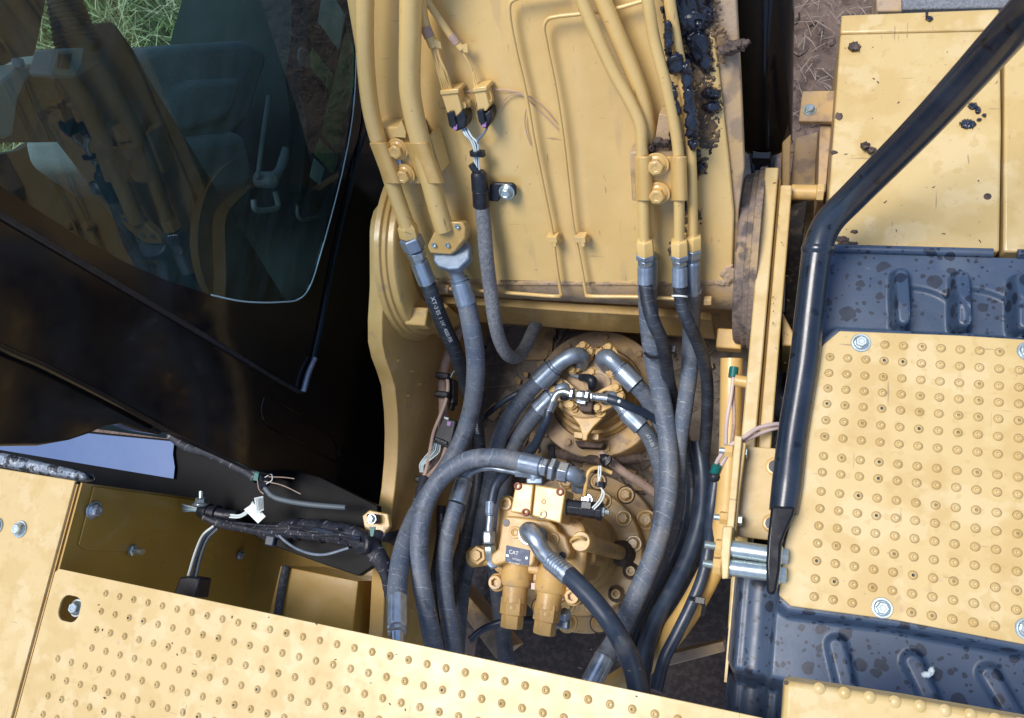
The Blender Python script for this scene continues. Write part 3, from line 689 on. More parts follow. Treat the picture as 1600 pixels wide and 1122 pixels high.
# inner door post with decals and far window frame
ob('window_frame', MB().tube([atx(a, b, IX+.02) for a, b in [(285, -90), (300, -10), (318, 40), (332, 72), (334, 92)]], .02, 10, 5), 'tapeplain', cab)
post = ob('inner_post', MB().prism(polyx([(480, -120), (480, 60), (470, 120), (480, 200), (470, 300), (486, 320), (500, 330), (536, 245), (550, 160), (552, 60), (546, -120)], CX-.03), X*-.04), 'darkin', cab)
for l, m_ in (([(543, 38), (557, 95), (551, 142), (528, 241), (502, 208)], 'decalgreen'), ([(499, 216), (528, 247), (522, 273), (491, 240)], 'decalgreen'), ([(491, 247), (507, 263), (500, 289), (484, 276)], 'decalblue'),
              ([(504, -10), (519, -10), (540, 25), (529, 79), (497, 34)], 'decalblue'), ([(488, 75), (521, 116), (514, 141), (480, 99)], 'decalgreen')):
    ob('decal', MB().prism(polyx(l, CX-.026), X*-.001), m_, post)
mb = MB(); c = atx(473, 91, CX-.027); mb.lathe(c, X, [(0, .022), (.006, .021), (.006, .013), (.002, .012), (.002, 0)], 24)
ob('round_vent', mb, 'greyin', post); ob('vent_lens', MB().lathe(c+X*.003, X, [(0, .009), (.003, .008), (.004, 0)], 18), 'teal', post)
ob('inner_pillar', MB().prism(polyx([(-80, -90), (92, -90), (74, 0), (56, 90), (40, 120), (-80, 140)], -1.9), X*-.05), 'darkin', cab, bevel=.01)
ob('inner_pillar', MB().prism(polyx([(44, 100), (100, 128), (140, 150), (100, 168), (60, 158)], -1.9), X*-.04), 'darkin', cab)
# operator seat
seat = thing('operator_seat', 'grey fabric operator seat behind the tinted cab window', 'seat', Vector((-1.5, .6, -.6)))
bk = [(206, 108), (216, 90), (240, 76), (300, 68), (385, 63), (410, 72), (420, 92), (405, 140), (392, 185), (360, 215), (300, 225), (262, 215), (225, 160)]
ob('backrest', MB().prism(polyx(bk, -1.38), X*-.42), 'seat', seat, bevel=.03, seg=5)
bs = [(268, 150), (278, 132), (300, 124), (380, 120), (372, 160), (360, 186), (340, 196), (262, 215)]
ob('backrest_centre', MB().prism(polyx(bs, -1.365), X*-.3), 'seat', seat, bevel=.02, seg=4)
cu = [(262, 205), (300, 215), (385, 205), (400, 270), (390, 300), (330, 310), (270, 260)]
ob('seat_cushion', MB().prism(polyx(cu, -1.34), X*-.45), 'seat', seat, bevel=.03, seg=5)
# control console with bellows, lever arm
con = thing('joystick_console', 'grey joystick console with ribbed black bellows behind the cab window', 'control console', Vector((-1.2, .5, .2)))
p0, p1 = atx(124, 78, -1.22), atx(96, -14, -1.24); d = p1-p0; L = d.length
prof = []
for i in range(12):
    h = L*i/12; r0 = .040-.013*i/12; prof += [(h, r0*.84), (h+L*.02, r0*.95), (h+L*.045, r0), (h+L*.06, r0*.95)]
ob('bellows', MB().lathe(p0, d, prof, 32), 'tapeplain', con)
ob('switch_box', MB().prism(polyx([(88, 76), (133, 74), (128, 102), (118, 122), (82, 118), (79, 110)], -1.17), X*-.05), 'greyin', con, bevel=.006)
ob('rocker_switch', MB().prism(polyx([(97, 84), (114, 83), (110, 108), (94, 106)], -1.162), X*-.01), 'tapeplain', con, bevel=.002)
ob('console_arm', MB().prism(polyx([(82, 118), (128, 118), (165, 95), (178, 30), (210, 75), (240, 130), (480, 520), (520, 600), (430, 600), (330, 470), (180, 250)], -1.26), X*-.12), 'darkin', con, bevel=.01)
arm = thing('armrest', 'pale grey curved armrest at the left edge of the cab window', 'armrest', Vector((-1.3, .3, .2)))
ob('armrest_pad', MB().prism(polyx([(-40, 160), (0, 128), (24, 108), (56, 98), (62, 106), (40, 128), (28, 160), (22, 210), (10, 216), (-40, 212)], -1.25), X*-.09), 'greyin', arm, bevel=.012, seg=4)
ob('armrest_bracket', MB().prism(polyx([(56, 98), (78, 110), (95, 140), (80, 152), (62, 146), (56, 172), (92, 182), (98, 170), (90, 222), (46, 222), (20, 214), (28, 160), (40, 128)], -1.3), X*-.08), 'darkin', arm, bevel=.006)
ob('grip', MB().prism(polyx([(28, 90), (38, 90), (42, 104), (34, 108)], -1.24), X*-.02), 'greyin', arm, bevel=.004)
lev = thing('hand_lever', 'grey hand lever below the green decals inside the cab', 'lever', atx(440, 280, -1.06))
ob('handle', MB().tube([atx(a, b, -1.06) for a, b in [(447, 232), (443, 250), (436, 268), (424, 280)]], [.009, .011, .010, .012], 14), 'greyin', lev)
ob('pivot_housing', MB().lathe(atx(421, 281, -1.07), X, [(-.03, .018), (.01, .018), (.016, .012), (.018, 0)], 20), 'greyin', lev, bevel=.002)
ob('latch', MB().tube([atx(a, b, -1.05) for a, b in [(396, 312), (398, 326), (420, 328), (434, 322), (430, 300)]], .006, 10), 'greyin', lev)
for l in ([(470, 180), (466, 240), (456, 292), (470, 296)], [(500, 165), (482, 200), (478, 260), (466, 338), (500, 340)], [(420, 150), (410, 220), (402, 280)]):
    ob('inner_rail', MB().tube([atx(a, b, -1.08) for a, b in l], .005, 10), 'greyin', cab)

# black deck behind the cab, reflecting the sky
deckb = thing('rear_deck', 'black deck behind the cab with a mirror smooth patch reflecting sky', 'deck', Vector((-1.3, -.02, -.34)))
ob('deck_plate', MB().prism(polyz([(-200, 640), (300, 690), (500, 745), (590, 790), (590, 880), (560, 900), (500, 880), (420, 850), (330, 800), (290, 790), (130, 760), (60, 748), (-200, 700)], -.33), Z*-.02), 'black', deckb, bevel=.002)
ob('glossy_sheet', MB().prism(polyz([(-200, 645), (272, 690), (270, 710), (273, 730), (271, 748), (150, 728), (0, 703), (-200, 672)], -.322), Z*-.004), 'gloss', deckb)
ob('sound_foam', MB().prism(polyz([(-200, 690), (0, 707), (128, 737), (134, 748), (120, 752), (0, 730), (-200, 705)], -.05), Z*-.03), 'foil', deckb, bevel=.006)

# ================================================================== WALKWAYS
def holed(outer, holes, vec):
    mb = MB(); bm = mb.bm; loops = []
    for l in [outer]+holes:
        vs = [bm.verts.new(p) for p in l]; loops.append(vs)
        for i in range(len(vs)): bm.edges.new((vs[i], vs[(i+1) % len(vs)]))
    bmesh.ops.triangle_fill(bm, use_beauty=True, use_dissolve=True, edges=list(bm.edges))
    fs = list(bm.faces)
    g = bmesh.ops.extrude_face_region(bm, geom=fs)
    bmesh.ops.translate(bm, vec=vec, verts=[v for v in g['geom'] if isinstance(v, bmesh.types.BMVert)])
    bmesh.ops.recalc_face_normals(bm, faces=bm.faces)
    return mb
def bump(mb, p, k=1.0, rnd=random):
    a = rnd.random()
    prof = [(-.0006, .0068), (.0, .0055), (.0008, .0050), (.0022, .0042), (.0031, .0035), (.0033, .0028), (.0027, .0020), (.0010, .0019), (.0006, .0)]
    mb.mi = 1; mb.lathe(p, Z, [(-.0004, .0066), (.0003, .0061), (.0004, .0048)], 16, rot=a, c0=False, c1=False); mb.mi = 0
    mb.lathe(p, Z, [(h*k, r) for h, r in prof[1:7]], 14, rot=a, c0=False, c1=False)
    v_ = rnd.random(); mb.mi = 2 if v_ < .06 else (1 if v_ < .22 else 0); mb.lathe(p, Z, [(.0029*k, .0021), (.0010, .0017), (.0008, .0008), (.0008, .0)], 12, rot=a, c0=False, c1=False); mb.mi = 0
def roundrect(l, z):
    return polyz(l, z)
# left tread plate
tl = thing('tread_plate', 'long yellow tread plate with an oval slot at its corner, bottom left', 'tread plate', Vector((-.6, -.4, -.004)))
def capsule(cx, cy, hx, hy, r, z, n=5):
    o = []
    for sx, sy, a0 in ((1, 1, 0), (-1, 1, 90), (-1, -1, 180), (1, -1, 270)):
        for i in range(n+1):
            a = math.radians(a0+90*i/n); o.append(Vector((cx+sx*(hx-r)+r*math.cos(a), cy+sy*(hy-r)+r*math.sin(a), z)))
    return o
sc_ = at(108.5, 951, 0)
outer = [Vector((-1.243, -.192, 0)), Vector((-1.236, -.1855, 0)), Vector((.012, -.1855, 0)), Vector((.02, -.194, 0)), Vector((.02, -.62, 0)), Vector((-1.243, -.62, 0))]
mb = holed(outer, [capsule(sc_.x, sc_.y, .024, .0225, .0165, 0)[::-1]], Z*-.004)
ob('plate', mb, 'deck', tl, bevel=.0008)
mb = MB(); rnd = random.Random(3)
for j in range(11):
    y = -.21 - .0313*j
    i0 = -1.116 if j < 4 else -1.1845
    x = i0
    while x < -.03:
        d = (Vector((x, y, 0))-Vector((sc_.x, sc_.y, 0)))
        bump(mb, Vector((x, y, 0)), 1.0, rnd); x += .0318
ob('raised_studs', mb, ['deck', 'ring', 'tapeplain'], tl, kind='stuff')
ob('bolt', MB().hexbolt(at(121, 950, -.02), Z, .0105), 'washer', tl)
# plain deck plate at far left
dp = thing('deck_plate', 'smooth yellow deck plate with two bolts at the far left edge', 'deck plate', Vector((-1.6, -.3, -.005)))
ob('plate', MB().prism([Vector((-1.254, -.024, 0)), Vector((-2.1, -.024, 0)), Vector((-2.1, -.62, 0)), Vector((-1.254, -.62, 0))], Z*-.005), 'deck', dp, bevel=.0015)
ob('folded_edge', MB().prism([Vector((-1.2545, -.03, -.0055)), Vector((-1.2545, -.62, -.0055)), Vector((-1.2545, -.62, -.05)), Vector((-1.2545, -.03, -.05))], X*.004), 'paint', dp)
for q in ((32, 827), (-5, 822)):
    ob('bolt', MB().hexbolt(at(*q, .0), Z, .0105), 'washer', dp)
# right tread plate
tr_ = thing('tread_plate', 'square yellow tread plate bolted on the black cover, right', 'tread plate', Vector((.3, .15, -.006)))
out = polyz([(1312, 517), (1500, 524), (1720, 538), (1720, 1032), (1600, 1007), (1400, 969), (1236, 947), (1217, 930), (1224, 860), (1240, 790), (1262, 640), (1279, 545)], 0)
ob('plate', MB().prism(out, Z*-.005), 'deck', tr_, bevel=.0012)
mb = MB(); bolts = []
ys = [.346, .322, .298, .275, .252, .228, .204, .176, .153, .126, .102, .078, .054, .030, .006, -.018]
for j, y in enumerate(ys):
    for i in range(20):
        x = .066 + .02405*i
        if j == 0 and (i < 3 or i == 10): continue
        if j == 15 and (i in (3, 4) or i > 9): continue
        if j == 14 and False: continue
        bump(mb, Vector((x, y - (0 if i < 3 or j < 15 else 0), 0)), 1.0, rnd)
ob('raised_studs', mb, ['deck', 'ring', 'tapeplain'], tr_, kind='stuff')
for q in ((1345, 536), (1378, 950), (1604, 983), (1606, 549)):
    ob('bolt', MB().hexbolt(at(*q, 0), Z, .0088), 'washer', tr_)
# near step box at lower right
st = thing('step_box', 'yellow step with a studded rim at the bottom right corner', 'step', at(1400, 1150, .27))
ob('top', MB().prism(polyz([(1226, 1063), (1420, 1093), (1620, 1128), (1760, 1155), (1760, 1400), (1190, 1400), (1221, 1140)], .28), Z*-.05), 'deck', st, bevel=.006, seg=3)
mb = MB()
for i in range(13):
    c = at(1280+39.3*i, 1076+6.9*i, .279); mb.lathe(c, Z, [(-.001, .0062), (.001, .006), (.003, .004), (.0038, .002), (.0038, 0)], 14)
ob('raised_studs', mb, 'deck', st)
mb = MB().lathe(at(1228, 1067, .2805), Z, [(0, .0022), (.0008, .0021), (.0008, 0)], 14); ob('corner_rivet', mb, 'mud', st)

# ================================================================== BLACK COVER
PADZ = -.012
px_ = [v for v in out]
def sdf_poly(x, y, poly):
    ins = False; dm = 9
    n = len(poly)
    for i in range(n):
        a, b = poly[i], poly[(i+1) % n]
        if (a.y > y) != (b.y > y) and x < (b.x-a.x)*(y-a.y)/(b.y-a.y)+a.x: ins = not ins
        ex, ey = b.x-a.x, b.y-a.y; t = max(0, min(1, ((x-a.x)*ex+(y-a.y)*ey)/(ex*ex+ey*ey)))
        dm = min(dm, math.hypot(x-a.x-t*ex, y-a.y-t*ey))
    return -dm if ins else dm
def sstep(a, b, v):
    t = max(0, min(1, (v-a)/(b-a))); return t*t*(3-2*t)
ridges = []
for a, b, w_, h_ in (((1407, 432), (1408, 506), .0135, .040), ((1501, 436), (1502, 508), .0135, .040), ((1594, 440), (1595, 512), .0135, .040),
                     ((1308, 1010), (1328, 1095), .015, .016), ((1428, 1036), (1462, 1110), .015, .016), ((1548, 1056), (1590, 1130), .015, .016), ((1668, 1080), (1715, 1150), .015, .016)):
    ridges.append((at(*a, -.04), at(*b, -.04), w_, h_))
QR = [at(1420, 502, -.05), at(1514, 506, -.05), at(1327, 498, -.05)][:2]
def cover_z(x, y):
    z = -.052
    s = sdf_poly(x, y, px_)
    z += .040*(1-sstep(.006, .020, s))
    if y > .38: z += .0
    for a, b, w_, h_ in ridges:
        ex, ey = b.x-a.x, b.y-a.y; t = max(0, min(1, ((x-a.x)*ex+(y-a.y)*ey)/(ex*ex+ey*ey)))
        dx, dy = x-a.x-t*ex, y-a.y-t*ey; d = math.hypot(dx, dy)
        k = h_*(1-sstep(w_*.55, w_*1.15, d))
        z = max(z, -.052+k*min(1, .6+.6*t))
    # quarter-round recesses between the upper ridges
    for rc in QR:
        dx, dy = x-rc.x, y-rc.y
        if -.001 < dx < .078 and -.03 < dy:
            d = math.hypot(dx/.076, dy/.058)
            z -= .006*(1-sstep(.88, 1.0, d))*sstep(-.001, .003, dx)
    if x < .020:
        z = min(z, -.052 - .022*sstep(.020, .012, x)*(1-sstep(-.000, .02, y)) - .09*sstep(-.030, -.047, x))
        if -.022 < x < .014: z += .006*math.sin(PI*(x+.022)/.036)*(1-sstep(-.02, .01, y))
    z -= .14*sstep(-.135, -.175, y)*(1-sstep(.03, .06, x))
    return z
mb = MB(); g_ = {}
gx0, gx1, gy0, gy1 = -.048, .56, -.42, .508
st_ = .0026; nx_ = int((gx1-gx0)/st_); ny_ = int((gy1-gy0)/st_)
def gv(i, j):
    if (i, j) not in g_:
        x = gx0+i*st_; y = gy0+j*st_; g_[(i, j)] = mb.bm.verts.new((x, y, cover_z(x, y)))
    return g_[(i, j)]
for i in range(nx_):
    for j in range(ny_):
        x = gx0+i*st_; y = gy0+j*st_
        if x < .022 and y > .02: continue
        if sdf_poly(x, y, px_) < -.03 or y < -.20 and x > .30 and False: continue
        f = mb.bm.faces.new((gv(i, j), gv(i+1, j), gv(i+1, j+1), gv(i, j+1))); f.smooth = True
cover = thing('plastic_cover', 'water spotted black plastic cover surrounding the square tread plate', 'cover', Vector((.3, .0, -.2)))
ob('moulded_top', mb, 'plastic', cover, sharp=70)
ob('side_skirt', MB().prism([Vector((.022, .508, -.055)), Vector((.022, .02, -.055)), Vector((.022, .02, -.60)), Vector((.022, .508, -.60))], X*.004), 'plastic', cover)
ob('side_skirt', MB().prism([Vector((-.0475, .02, -.16)), Vector((-.0475, -.17, -.16)), Vector((-.0475, -.17, -.60)), Vector((-.0475, .02, -.60))], X*.004), 'deck', cover, label='yellow edge strip under the cover')
ob('rear_lip', MB().tube([Vector((.03, .512, -.05)), Vector((.2, .512, -.05)), Vector((.283, .512, -.05))], .007, 12, 3), 'plastic', cover)
ob('rear_lip', MB().tube([Vector((.315, .512, -.05)), Vector((.6, .512, -.05))], .007, 12, 3), 'plastic', cover)

# ================================================================== TOOLBOX, front right
tb = thing('toolbox', 'yellow sheet metal box top with grease blobs behind the black rail', 'toolbox', Vector((.18, .75, -.5)))
TZ = -.062
ob('lid', MB().prism(polyz([(1313, 53), (1290, 384), (1292, 388), (1562, 393), (1565, 200), (1563, 47)], TZ), Z*-.03), 'deck', tb, bevel=.004, seg=3)
ob('front_rim', MB().prism(polyz([(1315, 23), (1313, 52), (1562, 46), (1562, 13)], TZ-.002), Z*-.03), 'deck', tb, bevel=.004, seg=3)
ob('box_body', MB().prism(polyz([(1315, 24), (1291, 386), (1561, 391), (1561, 14)], TZ-.032), Z*-.45), 'dusty', tb, bevel=.002)
c = at(1543, 307, TZ); ob('rivet_hole', MB().lathe(c, Z, [(0, .0055), (.001, .005), (.001, .0035), (.0003, .003), (.0003, 0)], 18), 'mud', tb)
tb2 = thing('toolbox', 'yellow box top cut by the right edge, beyond the narrow seam', 'toolbox', Vector((.5, .75, -.5)))
ob('lid', MB().prism(polyz([(1570, 40), (1568, 393), (1800, 398), (1800, 30)], TZ), Z*-.03), 'deck', tb2, bevel=.004, seg=3)
ob('box_body', MB().prism(polyz([(1573, 16), (1571, 391), (1800, 396), (1800, 6)], TZ-.032), Z*-.45), 'dusty', tb2)
tk = thing('track_guard', 'grey metal slab beyond the front edge of the yellow box', 'track guard', at(1480, 0, -1.0))
ob('slab', MB().prism(polyz([(1368, -60), (1370, 17), (1700, 12), (1700, -60)], -.75), Z*-.1), 'dusty', tk, bevel=.004)
ob('slab_rib', MB().prism(polyz([(1408, -60), (1410, 14), (1700, 8), (1700, -60)], -.735), Z*-.02), 'conduit', tk, bevel=.004)
hb = thing('hinge_bracket', 'small yellow bracket with a zinc bolt left of the box', 'bracket', at(1275, 190, -.3))
ob('tab', MB().prism(polyz([(1254, 142), (1310, 141), (1306, 190), (1248, 189)], -.20), Z*-.012), 'dusty', hb, bevel=.002)
ob('upright', MB().prism(polyz([(1281, 190), (1300, 190), (1290, 300), (1278, 300)], -.22), Z*-.15), 'dusty', hb, bevel=.002)
ob('bolt', MB().hexbolt(at(1265, 172, -.20), Z, .0078), 'washer', hb)
lw = thing('hinge_post', 'rust brown post and pin beside the boom bracket, top centre right', 'post', at(1262, 300, -.4))
ob('post', MB().prism(polyz([(1243, 215), (1278, 205), (1278, 300), (1232, 300)], -.40), Z*-.3), 'dusty', lw, bevel=.003)
ob('flange', MB().prism(polyz([(1222, 222), (1236, 208), (1234, 300), (1222, 300)], -.34), Z*-.2), 'paint', lw, bevel=.003)
p, q = at(1236, 300, -.19), at(1276, 301, -.19)
ob('pin', MB().cyl(p, q, .014, seg=20, ch=.001), 'paint', lw)
ob('pin_nut', MB().lathe(q, (q-p), [(0, .017), (.012, .017)], 6), 'deck', lw, bevel=.001)
ob('grimy_side', MB().prism(polyz([(1232, 320), (1262, 312), (1250, 400), (1244, 520), (1226, 520)], -.42), Z*-.1), 'grime', lw, bevel=.003)

# ================================================================== GRAB RAIL
rl = thing('grab_rail', 'black tubular grab rail crossing the upper right of the picture', 'grab rail', at(1210, 900, -.1))
rp = [(1760, -150, .62), (1600, 24, .40), (1439, 200, .21), (1330, 310, .085), (1298, 343, .058), (1284, 368, .045), (1277, 395, .036), (1266, 481, .018), (1256, 570, .008), (1238, 685, .004), (1230, 755, .006), (1224, 800, .008)]
ob('rail_tube', MB().tube(rp, [.021]*11+[.0195], 28, 7), 'rail', rl)
c1, c2 = at(1278, 385, .039), at(1276.5, 398, .035)
ob('weld_bead', MB().lathe(c1, c2-c1, [(-.003, .0205), (0, .0225), (.004, .0232), (.008, .0225), (.011, .0205)], 32), 'rail', rl)
ob('flattened_end', MB().prism(polyz([(1205, 790), (1244, 792), (1240, 806), (1228, 832), (1221, 850), (1219, 890), (1213, 926), (1205, 931), (1198, 925), (1197, 880), (1199, 845)], .036), Z*-.05), 'cab', rl, bevel=.006, seg=4)  # blacker than the tube: the missing sky sheen is put into the colour
rb = thing('rail_bracket', 'yellow bolted bracket with two zinc spacers holding the black rail', 'bracket', at(1160, 870, -.2))
ob('flat_plate', MB().prism(polyz([(1163, 697), (1232, 702), (1232, 848), (1150, 838)], -.13), Z*-.008), 'deck', rb, bevel=.0015)
ob('upright_plate', MB().prism(polyz([(1148, 680), (1160, 682), (1146, 838), (1134, 835)], -.075), Z*-.10), 'deck', rb, bevel=.002)
ob('upright_plate', MB().prism(polyz([(1157, 690), (1166, 692), (1156, 770), (1150, 838), (1142, 838)], -.085), Z*-.09), 'paint', rb, bevel=.0015)
ob('upright_plate', MB().prism(polyz([(1129, 822), (1145, 822), (1142, 850), (1138, 904), (1128, 905), (1126, 860)], .030), Z*-.14), 'deck', rb, bevel=.002)
for q, r in (((1211, 729), .010), ((1206, 818), .010)):
    c = at(*q, -.1295); ob('bolt_hole_ring', MB().lathe(c, Z, [(0, r*1.5), (.0008, r*1.4), (.0012, r)], 24), 'paint', rb)
    ob('hole', MB().lathe(c+Z*.0008, Z, [(0, r), (.0008, r), (.0008, r*.55)], 24), 'rail', rb)
for a, b in (((1157, 707), (1162, 706)), ((1149, 812), (1153, 812))):
    p = at(*a, -.10); q = at(b[0]+6, b[1], -.10); mb = MB(); mb.hexbolt(p, X, .0088); ob('bolt', mb, 'washer', rb)
    mb = MB(); mb.lathe(p-X*.012, X*-1, [(0, .0105), (.010, .0105), (.012, .009)], 6); ob('nut', mb, 'paint', rb)
    mb = MB(); mb.cyl(p-X*.022, p-X*.032, .005, seg=12); ob('stud', mb, 'washer', rb)
for (a, b, n0, s0, hd) in (((1140, 857), (1201, 866), (1124, 855), (1101, 851), (1216, 868)), ((1138, 886), (1199, 894), (1120, 883), (1098, 880), (1213, 897))):
    p, q = at(*a, +.012), at(*b, +.012); d = (q-p).normalized(); r = rad(p, 27)
    ob('spacer', MB().cyl(p, q, r, seg=32, ch=.0008), 'washer', rb)
    n_ = at(*n0, +.012); mb = MB().lathe(n_-d*.005, d, [(0, .0108), (.001, .0118), (.009, .0118), (.010, .0135), (.011, .0135)], 6); ob('nut', mb, 'paint', rb)
    t_ = at(*s0, +.012); mb = MB(); L = (n_-t_).length; prof = []
    k = 0.0
    while k < L: prof += [(k, .0052), (k+.0007, .0060)]; k += .0015
    mb.lathe(t_, d, prof, 14); ob('threaded_end', mb, 'washer', rb)
    h_ = at(*hd, +.012); ob('bolt', MB().hexbolt(h_, d, .0118, h=.009), 'washer', rb)

# ================================================================== SWING MOTOR
MX, MY = -.423, -.009
mo = thing('swing_motor', 'yellow swing motor with blue nameplate and bolted round flange', 'hydraulic motor', Vector((MX, MY, -.79)))
mc = Vector((MX, MY, 0))
ob('base_ring', MB().lathe(mc+Z*-.80, Z, [(0, .192), (.05, .192), (.054, .189), (.054, .10)], 80), 'dusty', mo, bevel=.001)
for k in range(14):
    a = 2*PI*(k+.3)/14; p = mc + Vector((math.cos(a), math.sin(a), 0))*.172 + Z*-.746
    ob('flange_bolt', MB().hexbolt(p, Z, .0160 if k % 3 == 1 else .0125), 'cast', mo)
    ob('dark_ring', MB().lathe(p-Z*.0012, Z, [(0, .0235), (.0016, .0225), (.0016, 0)], 20), 'mud', mo)  # dark disc round each bolt that sets off its head
ob('mounting_flange', MB().lathe(mc+Z*-.745, Z, [(0, .150), (.036, .150), (.040, .147), (.040, .108)], 80), 'cast', mo, bevel=.001)
for k in range(13):
    a = 2*PI*(k+.55)/13; p = mc + Vector((math.cos(a), math.sin(a), 0))*.131 + Z*-.705
    o = MB().socket(p, Z, .0115) if k in (11, 12) else MB().hexbolt(p, Z, .0125)
    ob('flange_bolt', o, 'paint', mo)
    ob('dark_ring', MB().lathe(p-Z*.0005, Z, [(0, .0205), (.0012, .0200), (.0012, 0)], 20), 'smudge', mo)  # browner dark disc outlining the inner flange bolts
ob('gear_case', MB().lathe(mc+Z*-.715, Z, [(0, .100), (.012, .097), (.03, .092), (.07, .090), (.072, .084), (.085, .084), (.087, .090), (.10, .090), (.13, .086), (.155, .08), (.19, .07)], 64), 'cast', mo)
hz = -.42
bodyp = [(777, 798), (780, 785), (790, 778), (800, 780), (806, 790), (880, 800), (895, 806), (912, 820), (918, 850), (914, 890), (908, 908), (893, 912), (880, 905), (860, 902), (838, 898), (800, 892), (785, 896), (772, 893), (770, 880)]
ob('housing', MB().prism(polyz(bodyp, hz), Z*-.16), 'cast', mo, bevel=.008, seg=4)
for q in ((793, 788), (777, 910), (896, 932), (893, 800)):
    p = at(*q, hz-.012); mb = MB().lathe(p-Z*.05, Z, [(0, .0185), (.052, .0185), (.055, .017), (.055, 0)], 28)
    mb.box(p-Z*.03+(at(845, 860, hz)-p).normalized()*.02, X*.017, Y*.017, Z*.025); ob('corner_lug', mb, 'cast', mo, bevel=.003); ob('corner_bolt', MB().socket(p+Z*.004, Z, .0148), 'cast', mo)
capp = [(785, 812), (792, 806), (806, 807), (858, 814), (867, 821), (872, 830), (884, 838), (888, 852), (892, 862), (888, 874), (876, 876), (868, 868), (858, 860), (848, 858), (836, 866), (834, 880), (829, 886), (815, 884), (788, 879), (774, 884), (766, 878), (768, 866), (778, 858), (781, 840)]
ob('port_plate', MB().prism(polyz(capp, -.375), Z*-.05), 'cast', mo, bevel=.004, seg=3)
for q, r in (((805, 832), .0128), ((865, 842), .0128)):
    p = at(*q, -.3745); mb = MB().lathe(p, Z, [(0, r), (.003, r*.96), (.0034, r*.86), (.0034, r*.62), (.0016, r*.56), (.0028, r*.48), (.0032, r*.32), (.0006, r*.26), (.0006, 0)], 24); ob('port_plug', mb, 'cast', mo)
for q in ((791, 817), (879, 868)):
    ob('threaded_hole', MB().lathe(at(*q, -.3745), Z, [(0, .0075), (.0006, .007), (.0006, 0)], 20), 'tapeplain', mo)
npz = -.3735
np_ = ob('nameplate', MB().prism(polyz([(791, 852), (828, 860), (826, 884), (789, 878)], npz), Z*-.003), 'blueplate', mo, bevel=.0004)
tx = (at(828, 860, npz)-at(791, 852, npz)).normalized(); ty = (at(791, 852, npz)-at(789, 878, npz)).normalized()
flat_text(np_, 'CAT', .0105, at(795, 864.5, npz), tx, ty, 'platetext')
flat_text(np_, '177-2557', .0048, at(800, 874, npz), tx, ty, 'platetext')
flat_text(np_, 'XKAH-00987', .0042, at(795, 879.3, npz), tx, ty, 'platetext')
for q in ((793, 868), (823, 872)):
    ob('plate_rivet', MB().lathe(at(*q, npz), Z, [(0, .003), (.001, .0028), (.0015, 0)], 12), 'zinc', np_)
# manifold block with groove
bz = -.318
b1 = polyz([(806, 754), (834, 757), (829, 804), (797, 800)], bz)
b2 = polyz([(836, 757), (884, 765), (876, 818), (831, 806)], bz+.001)
blk = ob('manifold_block', MB().prism(b1, Z*-.075).prism(b2, Z*-.075), 'paint', mo, bevel=.003, seg=3)
for q, m_ in (((810, 760), 'rust'), ((876, 769), 'rust'), ((822, 801), 'rust'), ((849, 804), 'paint'), ((850, 784), 'cast')):
    ob('socket_screw', MB().socket(at(*q, bz-.002), Z, .0078 if m_ != 'cast' else .005), m_, blk)
# black solenoid with nut
p, q = at(884, 792, -.345), at(941, 799, -.345); d = (q-p).normalized()
so_ = ob('solenoid', MB().lathe(p, d, [(0, .017), (.004, .0175), (.006, .0155), (.030, .0155), (.031, .0165), ((q-p).length-.012, .0165), ((q-p).length-.010, .0185), ((q-p).length, .0185), ((q-p).length, .008)], 8), 'tapeplain', mo, bevel=.0008)
ob('end_nut', MB().lathe(q, d, [(0, .0095), (.005, .0095), (.0055, .004), (.014, .004), (.014, 0)], 6), 'washer', so_)
ob('solenoid_socket', MB().box(at(917, 790, -.33), d*.010, d.cross(Z)*.007, Z*.008), 'tapeplain', so_, bevel=.001)
p = at(876, 795, -.34); ob('solenoid_collar', MB().lathe(p, d, [(0, .019), (.010, .019), (.012, .016)], 6), 'cast', mo, bevel=.001)
# white leads of the solenoid and bent wire bracket
ob('bent_bracket', MB().tube([(912, 782, -.37), (915, 762, -.35), (918, 742, -.345), (923, 734, -.345), (934, 731, -.35), (956, 739, -.36)], .0042, 10, 5), 'paint', mo)
ob('bolt', MB().hexbolt(at(917, 781, -.365), Z, .0075), 'zinc', mo)
for k, l in enumerate(([(936, 728, -.335), (935, 745, -.33), (937, 756, -.33), (941, 768, -.33), (936, 782, -.325), (925, 794, -.322)], [(939, 728, -.335), (938, 744, -.33), (935, 757, -.33), (944, 770, -.33), (939, 784, -.325), (928, 796, -.322)])):
    ob('solenoid_lead', MB().tube(l, .0016, 8, 6), 'white', mo)
tie(mo, at(935, 757, -.33), Y, .004)
# relief valve cartridges pointing to the rear
for (a, b, c_, e) in (((809, 882), (805, 912), (799, 982), 0), ((864, 892), (859, 924), (850, 992), 1)):
    p = at(*a, -.437); m1 = at(*b, -.437); q = at(*c_, -.437); d = (q-p).normalized(); L = (q-p).length; r0 = .0265
    ob('relief_valve', MB().lathe(p, d, [(-.02, r0*1.25), (L*.30, r0*1.25), (L*.345, r0*1.1), (L*.35, r0*.98), (L*.60, r0*.97), (L*.61, r0*.86), (L*.63, r0*.86), (L*.64, r0*.93), (L*.70, r0*.93)], 40), 'cast', mo, bevel=.0008)
    ob('valve_hex', MB().lathe(p, d, [(L*.52, r0*1.0), (L*.53, r0*1.04), (L*.78, r0*1.04), (L*.79, r0*.98), (L*.79, r0*.82), (L*.80, r0*.88), (L*.98, r0*.88), (L, r0*.80), (L, 0)], 6), 'cast', mo, bevel=.0008)
